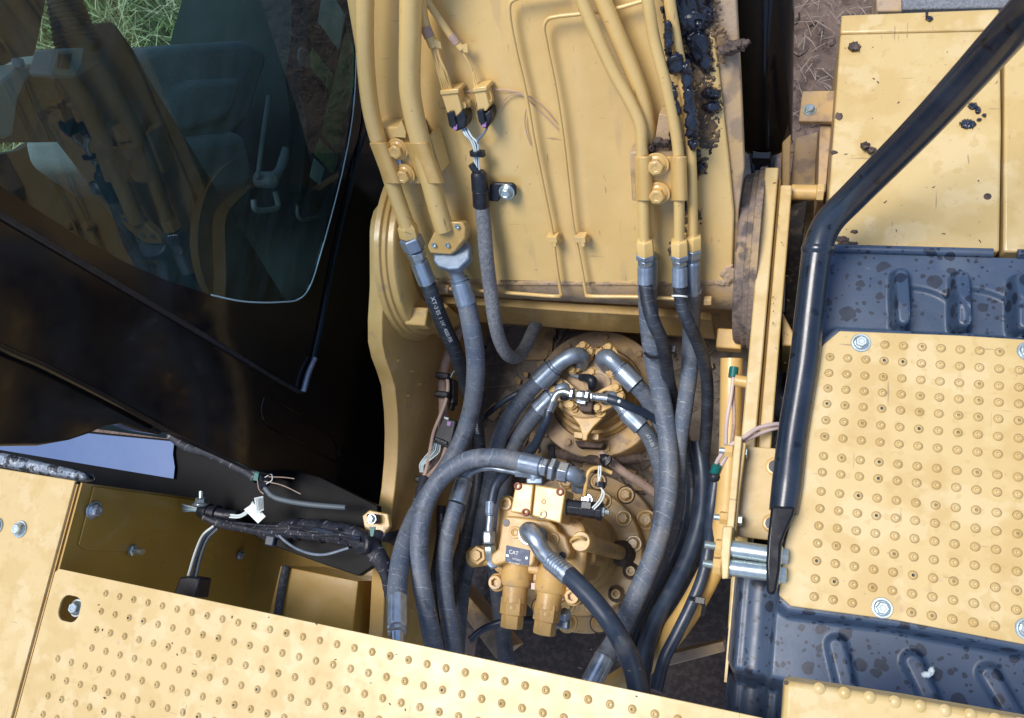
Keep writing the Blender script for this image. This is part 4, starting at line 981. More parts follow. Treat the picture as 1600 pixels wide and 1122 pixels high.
ob('cast_boss', MB().prism(polyz([(793, 880), (880, 896), (886, 922), (870, 934), (850, 930), (842, 912), (828, 910), (822, 920), (796, 912), (789, 898)], -.442), Z*-.05), 'cast', mo, bevel=.006, seg=3)
for q in ((833, 916), (858, 918)):
    ob('paper_sticker', MB().prism([at(q[0]-3, q[1]-5, -.4295), at(q[0]+3, q[1]-5, -.4295), at(q[0]+3, q[1]+5, -.4295), at(q[0]-3, q[1]+5, -.4295)], Z*.0005), 'pinkwire', mo)
ob('side_plug', MB().lathe(at(775, 866, -.47), (at(735, 871, -.47)-at(775, 866, -.47)), [(0, .022), (.055, .022), (.064, .016), (.066, .010), (.066, 0)], 28), 'cast', mo)
ob('plug_cap', MB().lathe(at(747, 868, -.452), Z, [(-.02, .0215), (.004, .0215), (.008, .019), (.008, .0125), (.0085, .0125), (.016, .0115), (.016, 0)], 6), 'cast', mo, bevel=.001)
ob('side_boss', MB().prism(polyz([(893, 812), (918, 820), (932, 846), (930, 878), (914, 888), (896, 884)], -.46), Z*-.12), 'cast', mo, bevel=.006, seg=3)
# dipstick / filler tube
p = at(907, 846, -.325); pb = at(973, 865, -.705); td = (pb-p).normalized(); TL = (pb-p).length
fl_ = ob('filler_tube', MB().lathe(pb, td*-1, [(0, .0165), (TL-.03, .0165), (TL-.028, .0195), (TL-.004, .0195), (TL, .0175), (TL, 0)], 36), 'cast', mo)
ob('filler_collar', MB().lathe(pb, td*-1, [(0, .031), (.022, .029), (.034, .025), (.04, .018)], 32), 'mud', fl_)
q = p-td*.004+X*-.004; rr = []
for k in range(13):
    a = PI*k/12; rr.append(q + Vector((-math.cos(a)*.013, math.cos(a)*-.004, math.sin(a)*.015)) + Y*.006*math.sin(a))
ob('pull_ring', MB().tube(rr, .0028, 8, 3), 'paint', fl_)
# zinc fittings on the motor
fx = thing('adapter_fitting', 'zinc elbow fittings above the yellow manifold block', 'pipe fitting', at(860, 745, -.36))
pipe(fx, [(905, 752, -.40), (904, 748, -.345), (893, 741, -.325), (872, 737, -.32)], [24, 26, 26, 20], 'zincdull', 'elbow')
nut(fx, (888, 740, -.322), (872, 736, -.32), 34, 'zinc'); nut(fx, (868, 735, -.32), (860, 733, -.32), 38, 'zinc', 'lock_nut')
nut(fx, (905, 768, -.40), (905, 752, -.39), 26, 'zincdull'); nut(fx, (856, 732, -.32), (848, 730, -.32), 30, 'zinc')
pipe(fx, [(835, 752, -.34), (836, 738, -.335)], 20, 'zincdull', 'adapter'); nut(fx, (824, 752, -.335), (848, 752, -.335), 14, 'zincdull')
ob('tee_arm', MB().tube([(836, 742, -.34), (818, 739, -.34), (806, 738, -.34)], .0095, 6, 3), 'zincdull', fx)
fx2 = thing('adapter_fitting', 'small zinc elbow beside the hexagonal relief valves of the motor', 'pipe fitting', at(882, 970, -.5))
nut(fx2, (883, 955, -.47), (882, 966, -.48), 20, 'zincdull'); ob('elbow', MB().box(at(880, 974, -.49), X*.013, Y*.010, Z*.010), 'zincdull', fx2, bevel=.003); nut(fx2, (868, 972, -.49), (874, 973, -.49), 20, 'zincdull')

# ================================================================== CENTRE SWIVEL
SX, SY = -.423, .369
sv = thing('centre_swivel', 'bolted round centre swivel with four split flanges ahead of the motor', 'rotary joint', Vector((SX, SY, -.8)))
s0 = Vector((SX, SY, 0))
ob('outer_ring', MB().lathe(s0+Z*-.80, Z, [(0, .160), (.130, .160), (.134, .157), (.134, .118), (.120, .116), (.12, .05)], 72), 'dusty', sv, bevel=.001)
for k in range(9):
    a = 2*PI*(k+.2)/9; ob('bolt', MB().hexbolt(s0+Vector((math.cos(a), math.sin(a), 0))*.140+Z*-.666, Z, .0085), 'dusty', sv)
ob('lower_body', MB().lathe(s0+Z*-.70, Z, [(0, .11), (.03, .11), (.034, .106), (.05, .104), (.05, .095), (.085, .093), (.089, .088)], 60), 'cast', sv, bevel=.001)
ob('head', MB().lathe(s0+Z*-.62, Z, [(0, .086), (.07, .086), (.075, .082), (.075, 0)], 60), 'dusty', sv, bevel=.001)
sz = -.545
def sflange(cx, cy, ang, bolts=True):
    p = at(cx, cy, sz+.004); u = Vector((math.cos(ang), math.sin(ang), 0)); v = Vector((-u.y, u.x, 0))
    for sgn in (1, -1):
        l = []
        for k in range(9):
            a = PI*k/8; l.append(p + u*math.cos(a)*.016*1.0 + v*sgn*(math.sin(a)*.016+.001))
        l2 = [p - u*.040 + v*sgn*.001, p - u*.040 + v*sgn*.014, p-u*.022+v*sgn*.024, p+u*.022+v*sgn*.024, p+u*.040+v*sgn*.014, p+u*.040+v*sgn*.001]
        ob('split_flange', MB().prism(l[::-1]+l2[::1] if False else [*l[::-1][0:0], *l2, *l], Z*.016), 'cast', sv, bevel=.0015)
        for s2 in (1, -1):
            ob('flange_bolt', MB().hexbolt(p+u*.029*s2+v*sgn*.012+Z*.016, Z, .0088, False), 'cast', sv)
for c in ((905, 562, .9), (956, 566, -.9), (886, 617, -.6), (950, 624, .55)): sflange(*c)
for q in ((899, 640), (938, 643), (925, 582)):
    ob('bolt', MB().hexbolt(at(*q, sz), Z, .0088), 'cast', sv)
ob('lock_arm', MB().prism(polyz([(889, 640), (948, 644), (942, 652), (926, 668), (918, 680), (917, 688), (910, 688), (909, 678), (905, 664), (893, 650)], -.55), Z*-.018), 'cast', sv, bevel=.002)
ob('lock_bar', MB().prism(polyz([(896, 674), (936, 678), (935, 688), (896, 684)], -.585), Z*-.04), 'cast', sv, bevel=.002)
ob('lock_bar_end', MB().prism(polyz([(898, 688), (944, 692), (940, 700), (902, 698)], -.62), Z*-.04), 'mud', sv, bevel=.002)
cc = at(934, 598, sz); ob('centre_cap', MB().lathe(cc-Z*.01, Z, [(0, .032), (.012, .032), (.015, .029), (.015, .021), (.012, .019), (.012, 0)], 36), 'dusty', sv)
ob('black_elbow', MB().tube([(908, 590, -.52), (918, 591, -.505), (925, 595, -.50), (926, 603, -.51), (926, 607, -.54)], [.0085, .010, .012, .011, .010], 14, 5), 'tapeplain', sv)
pipe(sv, [(893, 586, -.53), (901, 588, -.525), (910, 590, -.52)], 7, 'zinc', 'small_tube')
ob('square_head', MB().box(at(919, 634, -.525), X*.014, Y*.017, Z*.02), 'mud', sv, bevel=.003)
# tee of the drain lines
tee = thing('drain_tee', 'bright zinc tee across the top of the centre swivel', 'pipe fitting', at(905, 620, -.5))
nut(tee, (892, 616, -.49), (897, 617, -.49), 22); nut(tee, (900, 617, -.488), (914, 618, -.488), 16, 'washer', 'tee_body'); nut(tee, (915, 618, -.488), (921, 619, -.488), 19)
nut(tee, (923, 620, -.488), (927, 620, -.488), 15); pipe(tee, [(907, 620, -.49), (908, 630, -.53)], 15, 'zinc', 'tee_branch')
nut(tee, (901, 627, -.50), (916, 630, -.50), 10)

# ================================================================== HOSES
G = 'hydraulic hoses in the machine bay'
def bz_(px, py, off): return B(px, py, off)
# H1 outer boom pipe
a0 = B(638, 366, .055); a1 = B(652, 402, .052); a2 = at(667, 440, -.20)
l1 = [a2, (678, 470, -.225), (693, 508, -.28), (710, 545, -.34), (724, 585, -.42), (735, 625, -.50), (745, 670, -.56), (749, 720, -.60), (746, 770, -.62), (735, 820, -.62), (718, 875, -.60), (705, 925, -.56), (700, 975, -.50), (705, 1060, -.45)]
h1 = hose('black hose with white print running from the outermost boom pipe', l1, 25, 'hoseblack', G, 1)
ferr(h1, a1, a2, 29); nut(h1, B(640, 370, .055), B(649, 390, .053), 37, 'zincdull', 'swivel_nut'); nut(h1, B(649, 391, .053), B(653, 403, .052), 31, 'zinc')
hose_print(h1, l1, 'XT-3 ES  1 1/4"  4000 PSI', .011, .03, flip=False)
hose_print(h1, l1, 'CAT  XT-3 ES 3/4"  FLAME RESISTANT', .009, .30)
# H2 thick pipe
p_ = B(704, 398, .05)
fh = [(676, 396), (729, 372), (734, 384), (733, 404), (716, 420), (700, 421), (684, 416), (677, 408)]
l2 = [(729, 474, -.235), (738, 520, -.26), (743, 560, -.30), (742, 600, -.34), (735, 645, -.39), (720, 690, -.41), (697, 732, -.41), (668, 775, -.40), (643, 820, -.35), (628, 865, -.31), (622, 905, -.28), (620, 936, -.26)]
h2 = hose('thick grey hose from the square flange curling down beside the side plate', l2, 30, 'hose', G, 1)
ferr(h2, (717, 434, -.20), (729, 474, -.235), 32, 'zincdull')
ob('flange_half', MB().prism(polyz(fh, -.145), Z*-.022), 'zincdull', h2, bevel=.004, seg=3)
pipe(h2, [(706, 410, -.165), (711, 424, -.185), (717, 436, -.20)], [26, 22, 24], 'zincdull', 'hose_neck')
ferr(h2, (620.5, 990, -.22), (620, 934, -.26), 33); pipe(h2, [(620.5, 988, -.22), (621, 1012, -.21)], 22, 'zinc', 'hose_neck')
# H3 big arch
l3 = [(816, 722, -.322), (790, 716, -.32), (762, 715, -.315), (735, 718, -.315), (708, 731, -.315), (685, 752, -.315), (668, 780, -.315), (658, 815, -.315), (655, 860, -.315), (659, 910, -.315), (668, 960, -.32), (682, 1030, -.33)]
h3 = hose('grey hose arching in a half circle in front of the motor', l3, 29, 'hose', G, 4)
ferr(h3, (850, 730, -.322), (814, 722, -.322), 31, 'zincdull')
# H4
l4 = [(714, 786, -.37), (706, 812, -.37), (698, 845, -.37), (694, 885, -.37), (697, 935, -.37), (704, 975, -.37), (712, 1030, -.37)]
h4 = hose('grey hose with bright ferrule just inside the arching hose', l4, 26, 'hose', G, 3)
ferr(h4, (727, 745, -.385), (714, 786, -.37), 28); pipe(h4, [(806, 738, -.345), (790, 735, -.35), (765, 731, -.355), (745, 733, -.365), (733, 739, -.378), (726, 748, -.385)], [9, 9, 10, 13, 17, 20], 'zinc')
# H5, H6 left swivel hoses
l5 = [(844, 594, -.50), (822, 616, -.515), (802, 642, -.53), (785, 675, -.55), (773, 710, -.57), (766, 755, -.60), (756, 800, -.62), (740, 850, -.63), (726, 900, -.63), (718, 960, -.60), (712, 1040, -.55)]
h5 = hose('grey hose leaving the upper left port of the swivel', l5, 25, 'hose', G, 2)
ferr(h5, (868, 572, -.49), (842, 597, -.50), 33, 'zincdull'); pipe(h5, [(908, 568, -.54), (906, 556, -.50), (895, 556, -.485), (880, 563, -.485), (866, 574, -.49)], [26, 26, 25, 24, 26], 'zincdull', 'elbow')
l6 = [(843, 640, -.55), (828, 658, -.56), (812, 680, -.575), (798, 706, -.59), (788, 745, -.61), (778, 800, -.64), (772, 860, -.65), (780, 940, -.66), (792, 1040, -.62)]
h6 = hose('dusty hose leaving the lower left port of the swivel', l6, 25, 'hose', G, 2)
ferr(h6, (868, 615, -.54), (842, 641, -.55), 32, 'zincdull'); pipe(h6, [(888, 618, -.55), (880, 608, -.53), (866, 617, -.54)], 24, 'zincdull', 'elbow')
# H7 thin drain hose left
l7 = [(858, 640, -.49), (855, 655, -.49), (846, 675, -.48), (833, 700, -.45), (812, 722, -.42), (790, 740, -.39), (775, 758, -.38), (768, 786, -.38)]
h7 = hose('thin black hose from the bright tee to the left side of the motor', l7, 15, 'hosesmooth', G, 3)
ferr(h7, (864, 626, -.49), (858, 643, -.49), 14); pipe(h7, [(893, 616, -.49), (882, 612, -.488), (871, 615, -.488), (864, 627, -.49)], [12, 11, 11, 13], 'washer', 'elbow')
ferr(h7, (766, 806, -.38), (767, 784, -.38), 17, 'zincdull'); pipe(h7, [(766, 806, -.38), (764, 832, -.385)], 12, 'zinc'); nut(h7, (764, 830, -.385), (764, 850, -.385), 21); nut(h7, (765, 852, -.39), (768, 875, -.40), 20, 'washer', 'elbow_body')
nut(h7, (770, 878, -.385), (770, 881, -.395), 20, 'zincdull')
# H8 thin drain hose right
l8 = [(948, 622, -.488), (965, 627, -.49), (990, 638, -.51), (1020, 652, -.54), (1045, 672, -.56), (1065, 700, -.58), (1082, 740, -.60), (1092, 790, -.62), (1088, 840, -.62), (1066, 900, -.60), (1030, 960, -.55), (1000, 1020, -.50), (990, 1090, -.45)]
h8 = hose('thin black hose with a white dab leading right from the bright tee', l8, 14, 'hosesmooth', G, 2)
ferr(h8, (928, 620, -.488), (950, 622.5, -.488), 14)
c = at(967, 627, -.49); ob('paint_dab', MB().ball(c+toward(c)*h8['_r']*.75, .005, 10, 6, (1, .9, .6)), 'label', h8)
# H9 right swivel hoses
l9 = [(992, 600, -.50), (1008, 618, -.52), (1024, 645, -.55), (1040, 680, -.58), (1052, 730, -.60), (1052, 800, -.62), (1035, 880, -.63), (1005, 950, -.62), (980, 1010, -.58)]
h9 = hose('grey hose leaving the upper right port of the swivel', l9, 27, 'hose', G, 1)
ferr(h9, (966, 574, -.49), (994, 602, -.50), 32, 'zincdull'); pipe(h9, [(950, 572, -.54), (944, 560, -.50), (952, 560, -.485), (968, 576, -.49)], [26, 28, 27, 24], 'zincdull', 'elbow')
l10 = [(1000, 664, -.54), (1014, 684, -.56), (1026, 712, -.58), (1034, 760, -.61), (1028, 830, -.64), (1005, 900, -.65), (975, 970, -.64)]
h10 = hose('grey hose with faint print from the lower right port of the swivel', l10, 24, 'hose', G, 1)
ferr(h10, (974, 640, -.53), (1002, 667, -.54), 29, 'zincdull'); pipe(h10, [(950, 632, -.55), (955, 622, -.53), (966, 630, -.53), (976, 642, -.53)], [24, 24, 22, 22], 'zincdull', 'elbow')
hose_print(h10, l10, 'XT-3 ES', .010, .02)
# H11.. from the right boom pipes
def boomhose(label, top, l, w, mat, fw=27):
    P = [B(top[0], top[1], .055), B(top[2], top[3], .055)]
    o = hose(label, l, w, mat, G, 1)
    return o
l11 = [(1012, 446, -.215), (1013, 480, -.27), (1016, 520, -.31), (1023, 570, -.35), (1033, 620, -.38), (1042, 675, -.40), (1046, 730, -.41), (1043, 780, -.41), (1030, 840, -.41), (1008, 900, -.40), (985, 950, -.39), (962, 1000, -.37), (942, 1032, -.35)]
h11 = hose('long pale grey hose sweeping right of the motor down to the front plate', l11, 30, 'hose', G, 3)
ferr(h11, (918, 1078, -.32), (944, 1028, -.35), 33); ferr(h11, (1014, 396, -.165), (1013, 448, -.217), 29, 'zincdull')
l12 = [(1008, 440, -.17), (1012, 470, -.185), (1020, 500, -.20), (1033, 530, -.235), (1040, 560, -.29), (1044, 590, -.36), (1052, 625, -.43), (1064, 670, -.50), (1078, 720, -.55), (1084, 780, -.57), (1072, 850, -.56), (1045, 915, -.53), (1015, 975, -.48), (1003, 1050, -.42)]
h12 = hose('black ribbed hose crossing over the pale hose under the boom pipe pair', l12, 22, 'hoseblack', G, 1)
ferr(h12, B(1008, 412, .055), at(1008, 442, -.17), 24, 'zincdull'); nut(h12, B(1008, 396, .055), B(1008, 404, .055), 31, 'zincdull', 'swivel_nut'); nut(h12, B(1008, 405, .055), B(1008, 413, .055), 25)
l13 = [(1082, 452, -.21), (1081, 490, -.28), (1079, 530, -.33), (1077, 580, -.36), (1070, 635, -.39), (1062, 690, -.42), (1059, 745, -.45), (1055, 800, -.47), (1038, 860, -.47), (1012, 920, -.46), (985, 975, -.44), (965, 1030, -.42)]
h13 = hose('pale grey hose dropping from the back pipe of the right pair', l13, 26, 'hose', G, 3)
ferr(h13, B(1082, 400, .035), at(1082, 458, -.215), 24, 'zincdull'); nut(h13, B(1083, 388, .035), B(1082, 402, .035), 29, 'zinc')
l14 = [(1062, 444, -.17), (1065, 475, -.19), (1076, 505, -.21), (1090, 535, -.26), (1100, 565, -.31), (1105, 600, -.37), (1105, 645, -.43), (1102, 690, -.48), (1098, 740, -.52), (1093, 800, -.55), (1078, 865, -.55), (1050, 925, -.52), (1020, 985, -.46), (1008, 1050, -.42)]
h14 = hose('black ribbed hose curving along the right wall from the boom pipe pair', l14, 21, 'hoseblack', G, 1)
ferr(h14, B(1062, 412, .055), at(1062, 446, -.17), 24, 'zincdull'); nut(h14, B(1062, 396, .055), B(1062, 404, .055), 31, 'zincdull', 'swivel_nut'); nut(h14, B(1062, 405, .055), B(1062, 413, .055), 25)
c = at(1062, 462, -.178); ob('white_band', MB().lathe(c, Y*-1+Z*-.25, [(0, .0145), (.003, .0145)], 24), 'label', h14)
l15 = [(1090, 690, -.50), (1098, 740, -.50), (1096, 800, -.49), (1080, 860, -.48), (1052, 920, -.46), (1022, 975, -.43), (1004, 1035, -.40), (1000, 1090, -.38)]
h15 = hose('shiny wet black hose, outermost of the bundle right of the motor', l15, 26, 'hosesmooth', G, 2)
l15b = [(1070, 690, -.56), (1082, 740, -.57), (1082, 800, -.57), (1066, 862, -.56), (1040, 915, -.55), (1008, 970, -.52), (988, 1030, -.50)]
h15b = hose('smooth black hose tucked under the shiny wet one right of the motor', l15b, 24, 'hosesmooth', G, 2)
# front hose from motor
l16 = [(888, 898, -.30), (905, 915, -.29), (930, 942, -.28), (955, 975, -.27), (975, 1010, -.25), (990, 1045, -.22), (1000, 1090, -.19)]
h16 = hose('nearest smooth black hose running from the motor elbow to the front plate', l16, 31, 'hosesmooth', G, 2)
fe = MB(); p, q = at(858, 874, -.315), at(890, 901, -.30); d = q-p; L = d.length; r = rad(p, 29)
prof = [(0, r*.8)]
for k in range(6): prof += [(L*(.02+.12*k), r*.9), (L*(.05+.12*k), r*1.06), (L*(.10+.12*k), r*1.06), (L*(.13+.12*k), r*.92)]
prof += [(L*.78, r*1.1), (L*.97, r*1.08), (L, r*.9)]
ob('ferrule', fe.lathe(p, d, prof, 36), 'zinc', h16)
pipe(h16, [(828, 836, -.37), (826, 831, -.335), (829, 832, -.315), (838, 845, -.305), (848, 862, -.31), (862, 877, -.315)], [29, 31, 30, 28, 27, 26], 'zinc', 'elbow', 24)
cc = at(828, 834, -.371); ob('base_ring', MB().lathe(cc, Z, [(0, .0235), (.006, .0235), (.008, .022), (.008, .016)], 40), 'washer', h16)
ob('base_nut', MB().lathe(at(840, 838, -.372), Z, [(0, .021), (.008, .021)], 6), 'zincdull', h16)
hose_print(h16, l16, '4000 PSI', .007, .16, mat='greyin')
# extra dark hoses deep in the left part of the bay
l17 = [(690, 790, -.66), (688, 840, -.66), (682, 880, -.64), (676, 930, -.6), (690, 1020, -.55)]
h17 = hose('thin dark hose with print deep between the grey hoses, left', l17, 14, 'hoseblack', G, 1)
hose_print(h17, l17, '6000 PSI XT-5', .008, .02)
l18 = [(735, 1000, -.50), (752, 985, -.50), (785, 972, -.50), (820, 968, -.52), (870, 962, -.60)]
hose('thin black hose passing under the hexagonal relief valves', l18, 11, 'hosesmooth', G, 1)
l19 = [(742, 665, -.62), (770, 640, -.60), (795, 622, -.58), (830, 606, -.58), (870, 596, -.60)]
hose('thin black cable running behind the left swivel hoses', l19, 9, 'hosesmooth', G, 1)
l20 = [(940, 710, -.62), (955, 722, -.6), (975, 738, -.60), (1005, 757, -.62), (1030, 775, -.64)]
h20 = hose('dusty tan conduit between swivel and motor flange', l20, 14, 'tan', G, 1)
l21 = [(862, 706, -.70), (885, 712, -.69), (915, 716, -.68), (935, 720, -.66), (960, 722, -.66), (1000, 716, -.68)]
h21 = hose('dirty flat conduit lying across the bay floor behind the motor', l21, 15, 'mud', G, 1)
ob('end_clip', MB().tube([(861, 697, -.69), (862, 706, -.685), (864, 716, -.69)], .009, 8, 3), 'tapeplain', h21)
ob('clip', MB().ball(at(946, 718, -.55), .014, 10, 7, (1, 1, .8), .6, 4), 'tapeplain', h20)
# cable ties round the hoses
t1 = thing('cable_tie', 'black cable tie binding the pale and the ribbed hose below the boom', 'cable tie', at(1030, 550, -.33))
P_ = [(1008, 552, -.31), (1016, 558, -.29), (1030, 557, -.27), (1043, 549, -.265), (1048, 546, -.28)]
ob('strap', MB().tube(P_, .0035, 8, 5), 'tapeplain', t1); ob('tie_head', MB().box(at(1050, 546, -.275), X*.008, Y*.007, Z*.006), 'tapeplain', t1, bevel=.0015)

# fabric conduit on the boom
cd = thing('boom_conduit', 'speckled grey fabric conduit hanging in a loop from the boom clamp', 'conduit', at(790, 560, -.45))
lc = [B(752, 318, .03), B(756, 350, .035), B(760, 400, .045), at(766, 450, -.21), at(772, 495, -.25), at(780, 530, -.30), at(792, 553, -.35), at(806, 558, -.40), at(820, 544, -.44), at(832, 518, -.47), at(845, 488, -.50)]
ob('sleeve', MB().tube(lc, rad(lc[2], 23), 22, 7), 'conduit', cd)
mb = MB(); p, q = B(751, 296, .03), B(752, 322, .03); r = rad(p, 27); mb.lathe(p, q-p, [(0, r), ((q-p).length, r)], 24)
ob('clamp_ring', mb, 'tapeplain', cd, bevel=.001)
mb = MB(); p, q = B(748, 268, .03), B(750, 297, .03); mb.lathe(p, q-p, [(0, r*.7), (.006, r*.95), ((q-p).length, r*.98)], 14); ob('tape_wrap', mb, 'tapeplain', cd)
ob('clamp_foot', MB().prism(polyb([(764, 290), (772, 286), (800, 287), (806, 292), (806, 306), (800, 309), (783, 308), (778, 316), (764, 315)], .018), BN*-.008), 'tapeplain', cd, bevel=.003)
ob('clamp_bolt', MB().hexbolt(B(792, 300, .018), BN, .010), 'washer', cd)
ob('end_clamp', MB().box(at(851, 490, -.49), X*.030, Y*.012, Z*.015), 'tapeplain', cd, bevel=.004)
ob('end_clamp_bolt', MB().lathe(at(864, 490, -.47), Z, [(0, .009), (.002, .008), (.002, 0)], 18), 'washer', cd)
# connectors on the boom
def connector(name, label, l_body, l_lock, pins, group='plug connectors on the boom'):
    t = thing(name, label, 'connector', B(*l_body[0], .02), group)
    ob('yellow_shell', MB().prism(polyb(l_body, .035), BN*-.03), 'boom', t, bevel=.002)
    xs = [a for a, b in l_body]; y0 = min(b for a, b in l_body)
    ob('shell_rim', MB().prism(polyb([(min(xs)-2, y0+1), (max(xs[:2])+3, y0-2), (max(xs[:2])+4, y0+5), (min(xs)-1, y0+8)], .038), BN*-.034), 'boom', t, bevel=.0015)
    ob('black_plug', MB().prism(polyb(l_lock, .036), BN*-.032), 'tapeplain', t, bevel=.003)
    for (a, b) in pins:
        ob('lock_tab', MB().prism(polyb([(a-3, b-4), (a+3, b-4), (a+3, b+4), (a-3, b+4)], .040), BN*-.004), 'purple', t, bevel=.0005)
    return t
k1 = connector('plug_connector', 'wide yellow painted connector with black plug, left of the two', [(689, 147), (713, 141), (722, 172), (716, 184), (700, 182)], [(697, 176), (703, 174), (709, 184), (721, 172), (729, 184), (728, 200), (713, 206), (701, 198)], [(711, 199)])
ob('plug_rib', MB().prism(polyb([(701, 175), (708, 174), (713, 197), (706, 199)], .041), BN*-.006), 'tapeplain', k1, bevel=.001)
k2 = connector('plug_connector', 'narrow yellow painted connector with black plug, right of the two', [(740, 141), (757, 137), (765, 166), (760, 174), (747, 175)], [(744, 174), (750, 171), (758, 178), (765, 172), (768, 186), (762, 201), (754, 201), (747, 190)], [(756, 195)])
ob('plug_rib', MB().prism(polyb([(747, 172), (754, 171), (758, 193), (752, 195)], .041), BN*-.006), 'tapeplain', k2, bevel=.001)
ob('wire_loop', MB().tube([B(760, 140, .03), B(765, 143, .03), B(768, 156, .03), B(764, 160, .03)], .0012, 6, 3), 'boom', k2)
# wires
def wires(label, ls, mats, r, cat='wiring', name='wire_bundle', group=None):
    t = thing(name, label, cat, V(ls[0][-1]), group)
    for i, l in enumerate(ls): ob('wire', MB().tube(l, r, 8, 6), mats[i % len(mats)], t)
    return t
W = [[B(673+i*3.2, 72+i*.6, .03), B(679+i*3, 92, .034+.003*(i % 2)), B(685+i*3.4, 115+i*2, .036), B(692+i*4, 141, .03)] for i in range(4)] + [[B(681, 74, .03), B(689, 95, .04), B(697, 112, .04), B(706, 141, .03)]]
wires('five yellow painted wires fanning into the wide boom connector', W, ['boom'], .0021)
wires('two yellow painted wires entering the narrow boom connector', [[B(720, 78, .02), B(729, 92, .02), B(737, 108, .02), B(740, 125, .02), B(744, 140, .025)], [B(740, 112, .02), B(743, 126, .022), B(748, 139, .025)]], ['boom'], .0018)
br = thing('braided_sleeve', 'yellow painted braided sleeve slanting behind the thick boom pipe', 'cable sleeve', B(680, 70, .02), 'braided sleeves on the boom')
ob('braid', MB().tube([B(655, -60, .03), B(661, 25, .03), B(668, 50, .03), B(678, 73, .03)], .0085, 14, 5), 'braid' if 'braid' in M else 'boom', br)
ob('bare_braid', MB().tube([B(664, 42, .031), B(671, 58, .031)], .0092, 14, 3), 'tan', br)
ob('tape_tail', MB().prism(polyb([(677, 60), (688, 66), (690, 76), (680, 74)], .035), BN*-.002), 'boom', br)
br2 = thing('braided_sleeve', 'longer braided sleeve slanting to the narrow boom connector', 'cable sleeve', B(716, 70, .02), 'braided sleeves on the boom')
ob('braid', MB().tube([B(640, -50, .02), B(668, 2, .02), B(690, 35, .02), B(709, 62, .02), B(722, 77, .02)], .0062, 14, 5), 'boom', br2)
ob('bare_braid', MB().tube([B(704, 55, .021), B(714, 68, .021)], .0068, 14, 3), 'tan', br2)
ob('tape_tail', MB().prism(polyb([(722, 70), (730, 68), (731, 82), (726, 82), (718, 76)], .024), BN*-.003), 'boom', br2)
W = [[B(722+i*2, 201, .025), B(727+i*2.5, 210+i, .03), B(735+i*2.5, 218+i, .03), B(741+i*1.5, 232, .03), B(742+i*1.4, 250, .03), B(745+i, 268, .03)] for i in range(5)]
wt = wires('white and teal wires running from the black plugs into the grey conduit', W + [[B(761, 200, .03), B(755, 210, .03), B(747, 218, .03), B(746, 232, .03), B(748, 266, .03)]], ['white', 'tealwire', 'white', 'hosesmooth', 'white', 'zincdull'], .0022)
tie(wt, B(743, 239, .03), BU, .0085)
ob('tape_wrap', MB().tube([B(737, 256, .03), B(742, 264, .03), B(747, 270, .03)], .0075, 10, 3), 'tapeplain', wt)
for i, (lb, l) in enumerate((('thin brown scratch like wire arching over the two lube lines', [(723, 143), (760, 140), (800, 142), (830, 152), (850, 168), (868, 190)]),
                             ('short brown wire looping from the narrow connector to the lube lines', [(766, 190), (780, 168), (795, 150), (815, 148), (835, 165), (870, 200)]),
                             ('brown wire hanging loosely beside the left lube line', [(822, 170), (820, 190), (824, 212), (830, 228)]))):
    ob('loose_wire', MB().tube([B(a, b, .006) for a, b in l], .0011, 6, 6), 'tan', label=lb, cat='wire', group='loose brown wires on the boom')

# left harness against the side plate
hn = thing('tan_harness', 'dusty tan conduit with black ties along the left side plate', 'wiring harness', at(695, 600, -.6))
lh = [(728, 505, -.50), (715, 525, -.50), (703, 548, -.50), (695, 575, -.50), (692, 605, -.50), (693, 640, -.50), (690, 680, -.50), (680, 715, -.49), (668, 740, -.48), (655, 775, -.46), (645, 815, -.44)]
ob('conduit', MB().tube(lh, rad(V(lh[3]), 15), 14, 6), 'tan', hn)
ob('side_wire', MB().tube([(697, 585, -.48), (700, 600, -.475), (697, 625, -.475), (688, 650, -.475), (678, 675, -.47), (672, 705, -.46), (667, 730, -.455), (662, 748, -.455)], .0045, 10, 6), 'tanwire', hn)
ob('side_wire', MB().tube([(697, 700, -.47), (690, 720, -.465), (678, 735, -.46), (668, 745, -.455)], .0055, 10, 6), 'tan', hn)
for q in ((693, 588), (692, 617), (661, 750)):
    ob('cable_tie', MB().box(at(*q, -.475), X*.017, Y*.007, Z*.012), 'tapeplain', hn, bevel=.003)
ob('lower_wrap', MB().tube([(664, 745, -.46), (655, 780, -.45), (645, 815, -.44), (632, 840, -.43), (612, 843, -.42)], .013, 14, 5), 'tape', hn)
cn = thing('harness_connector', 'black rectangular plug standing beside the thick grey hose', 'connector', at(695, 680, -.5), 'black harness plugs')
ob('plug_body', MB().prism(polyz([(692, 652), (713, 657), (706, 690), (700, 700), (676, 690), (682, 672)], -.455), Z*-.03), 'tapeplain', cn, bevel=.003)
ob('plug_rib', MB().prism(polyz([(680, 682), (700, 690), (698, 696), (678, 688)], -.45), Z*-.02), 'tapeplain', cn, bevel=.002)
ob('lock_tab', MB().prism(polyz([(699, 658), (705, 660), (703, 666), (698, 664)], -.453), Z*-.01), 'purple', cn)
ob('white_tab', MB().prism(polyz([(694, 651), (701, 653), (700, 656), (694, 654)], -.452), Z*-.006), 'label', cn)
W = [[(676+i*3, 692+i*.7, -.465), (674+i*3, 702+i, -.46), (664+i*2.5, 714+i*.8, -.455), (656+i*1.5, 726, -.455), (657+i, 738, -.46)] for i in range(5)]
wires('white and teal wires curling out of the black plug by the side plate', W, ['white', 'tealwire', 'white', 'tealwire', 'white'], .0016)
tg = thing('cable_flag', 'white paper flag on a teal wire beside the thick grey hose', 'tag', at(720, 590, -.47))
ob('flag', MB().prism([at(715, 577, -.455), at(721, 574, -.45), at(729, 602, -.455), at(725, 604, -.46)], Z*-.001), 'label', tg)
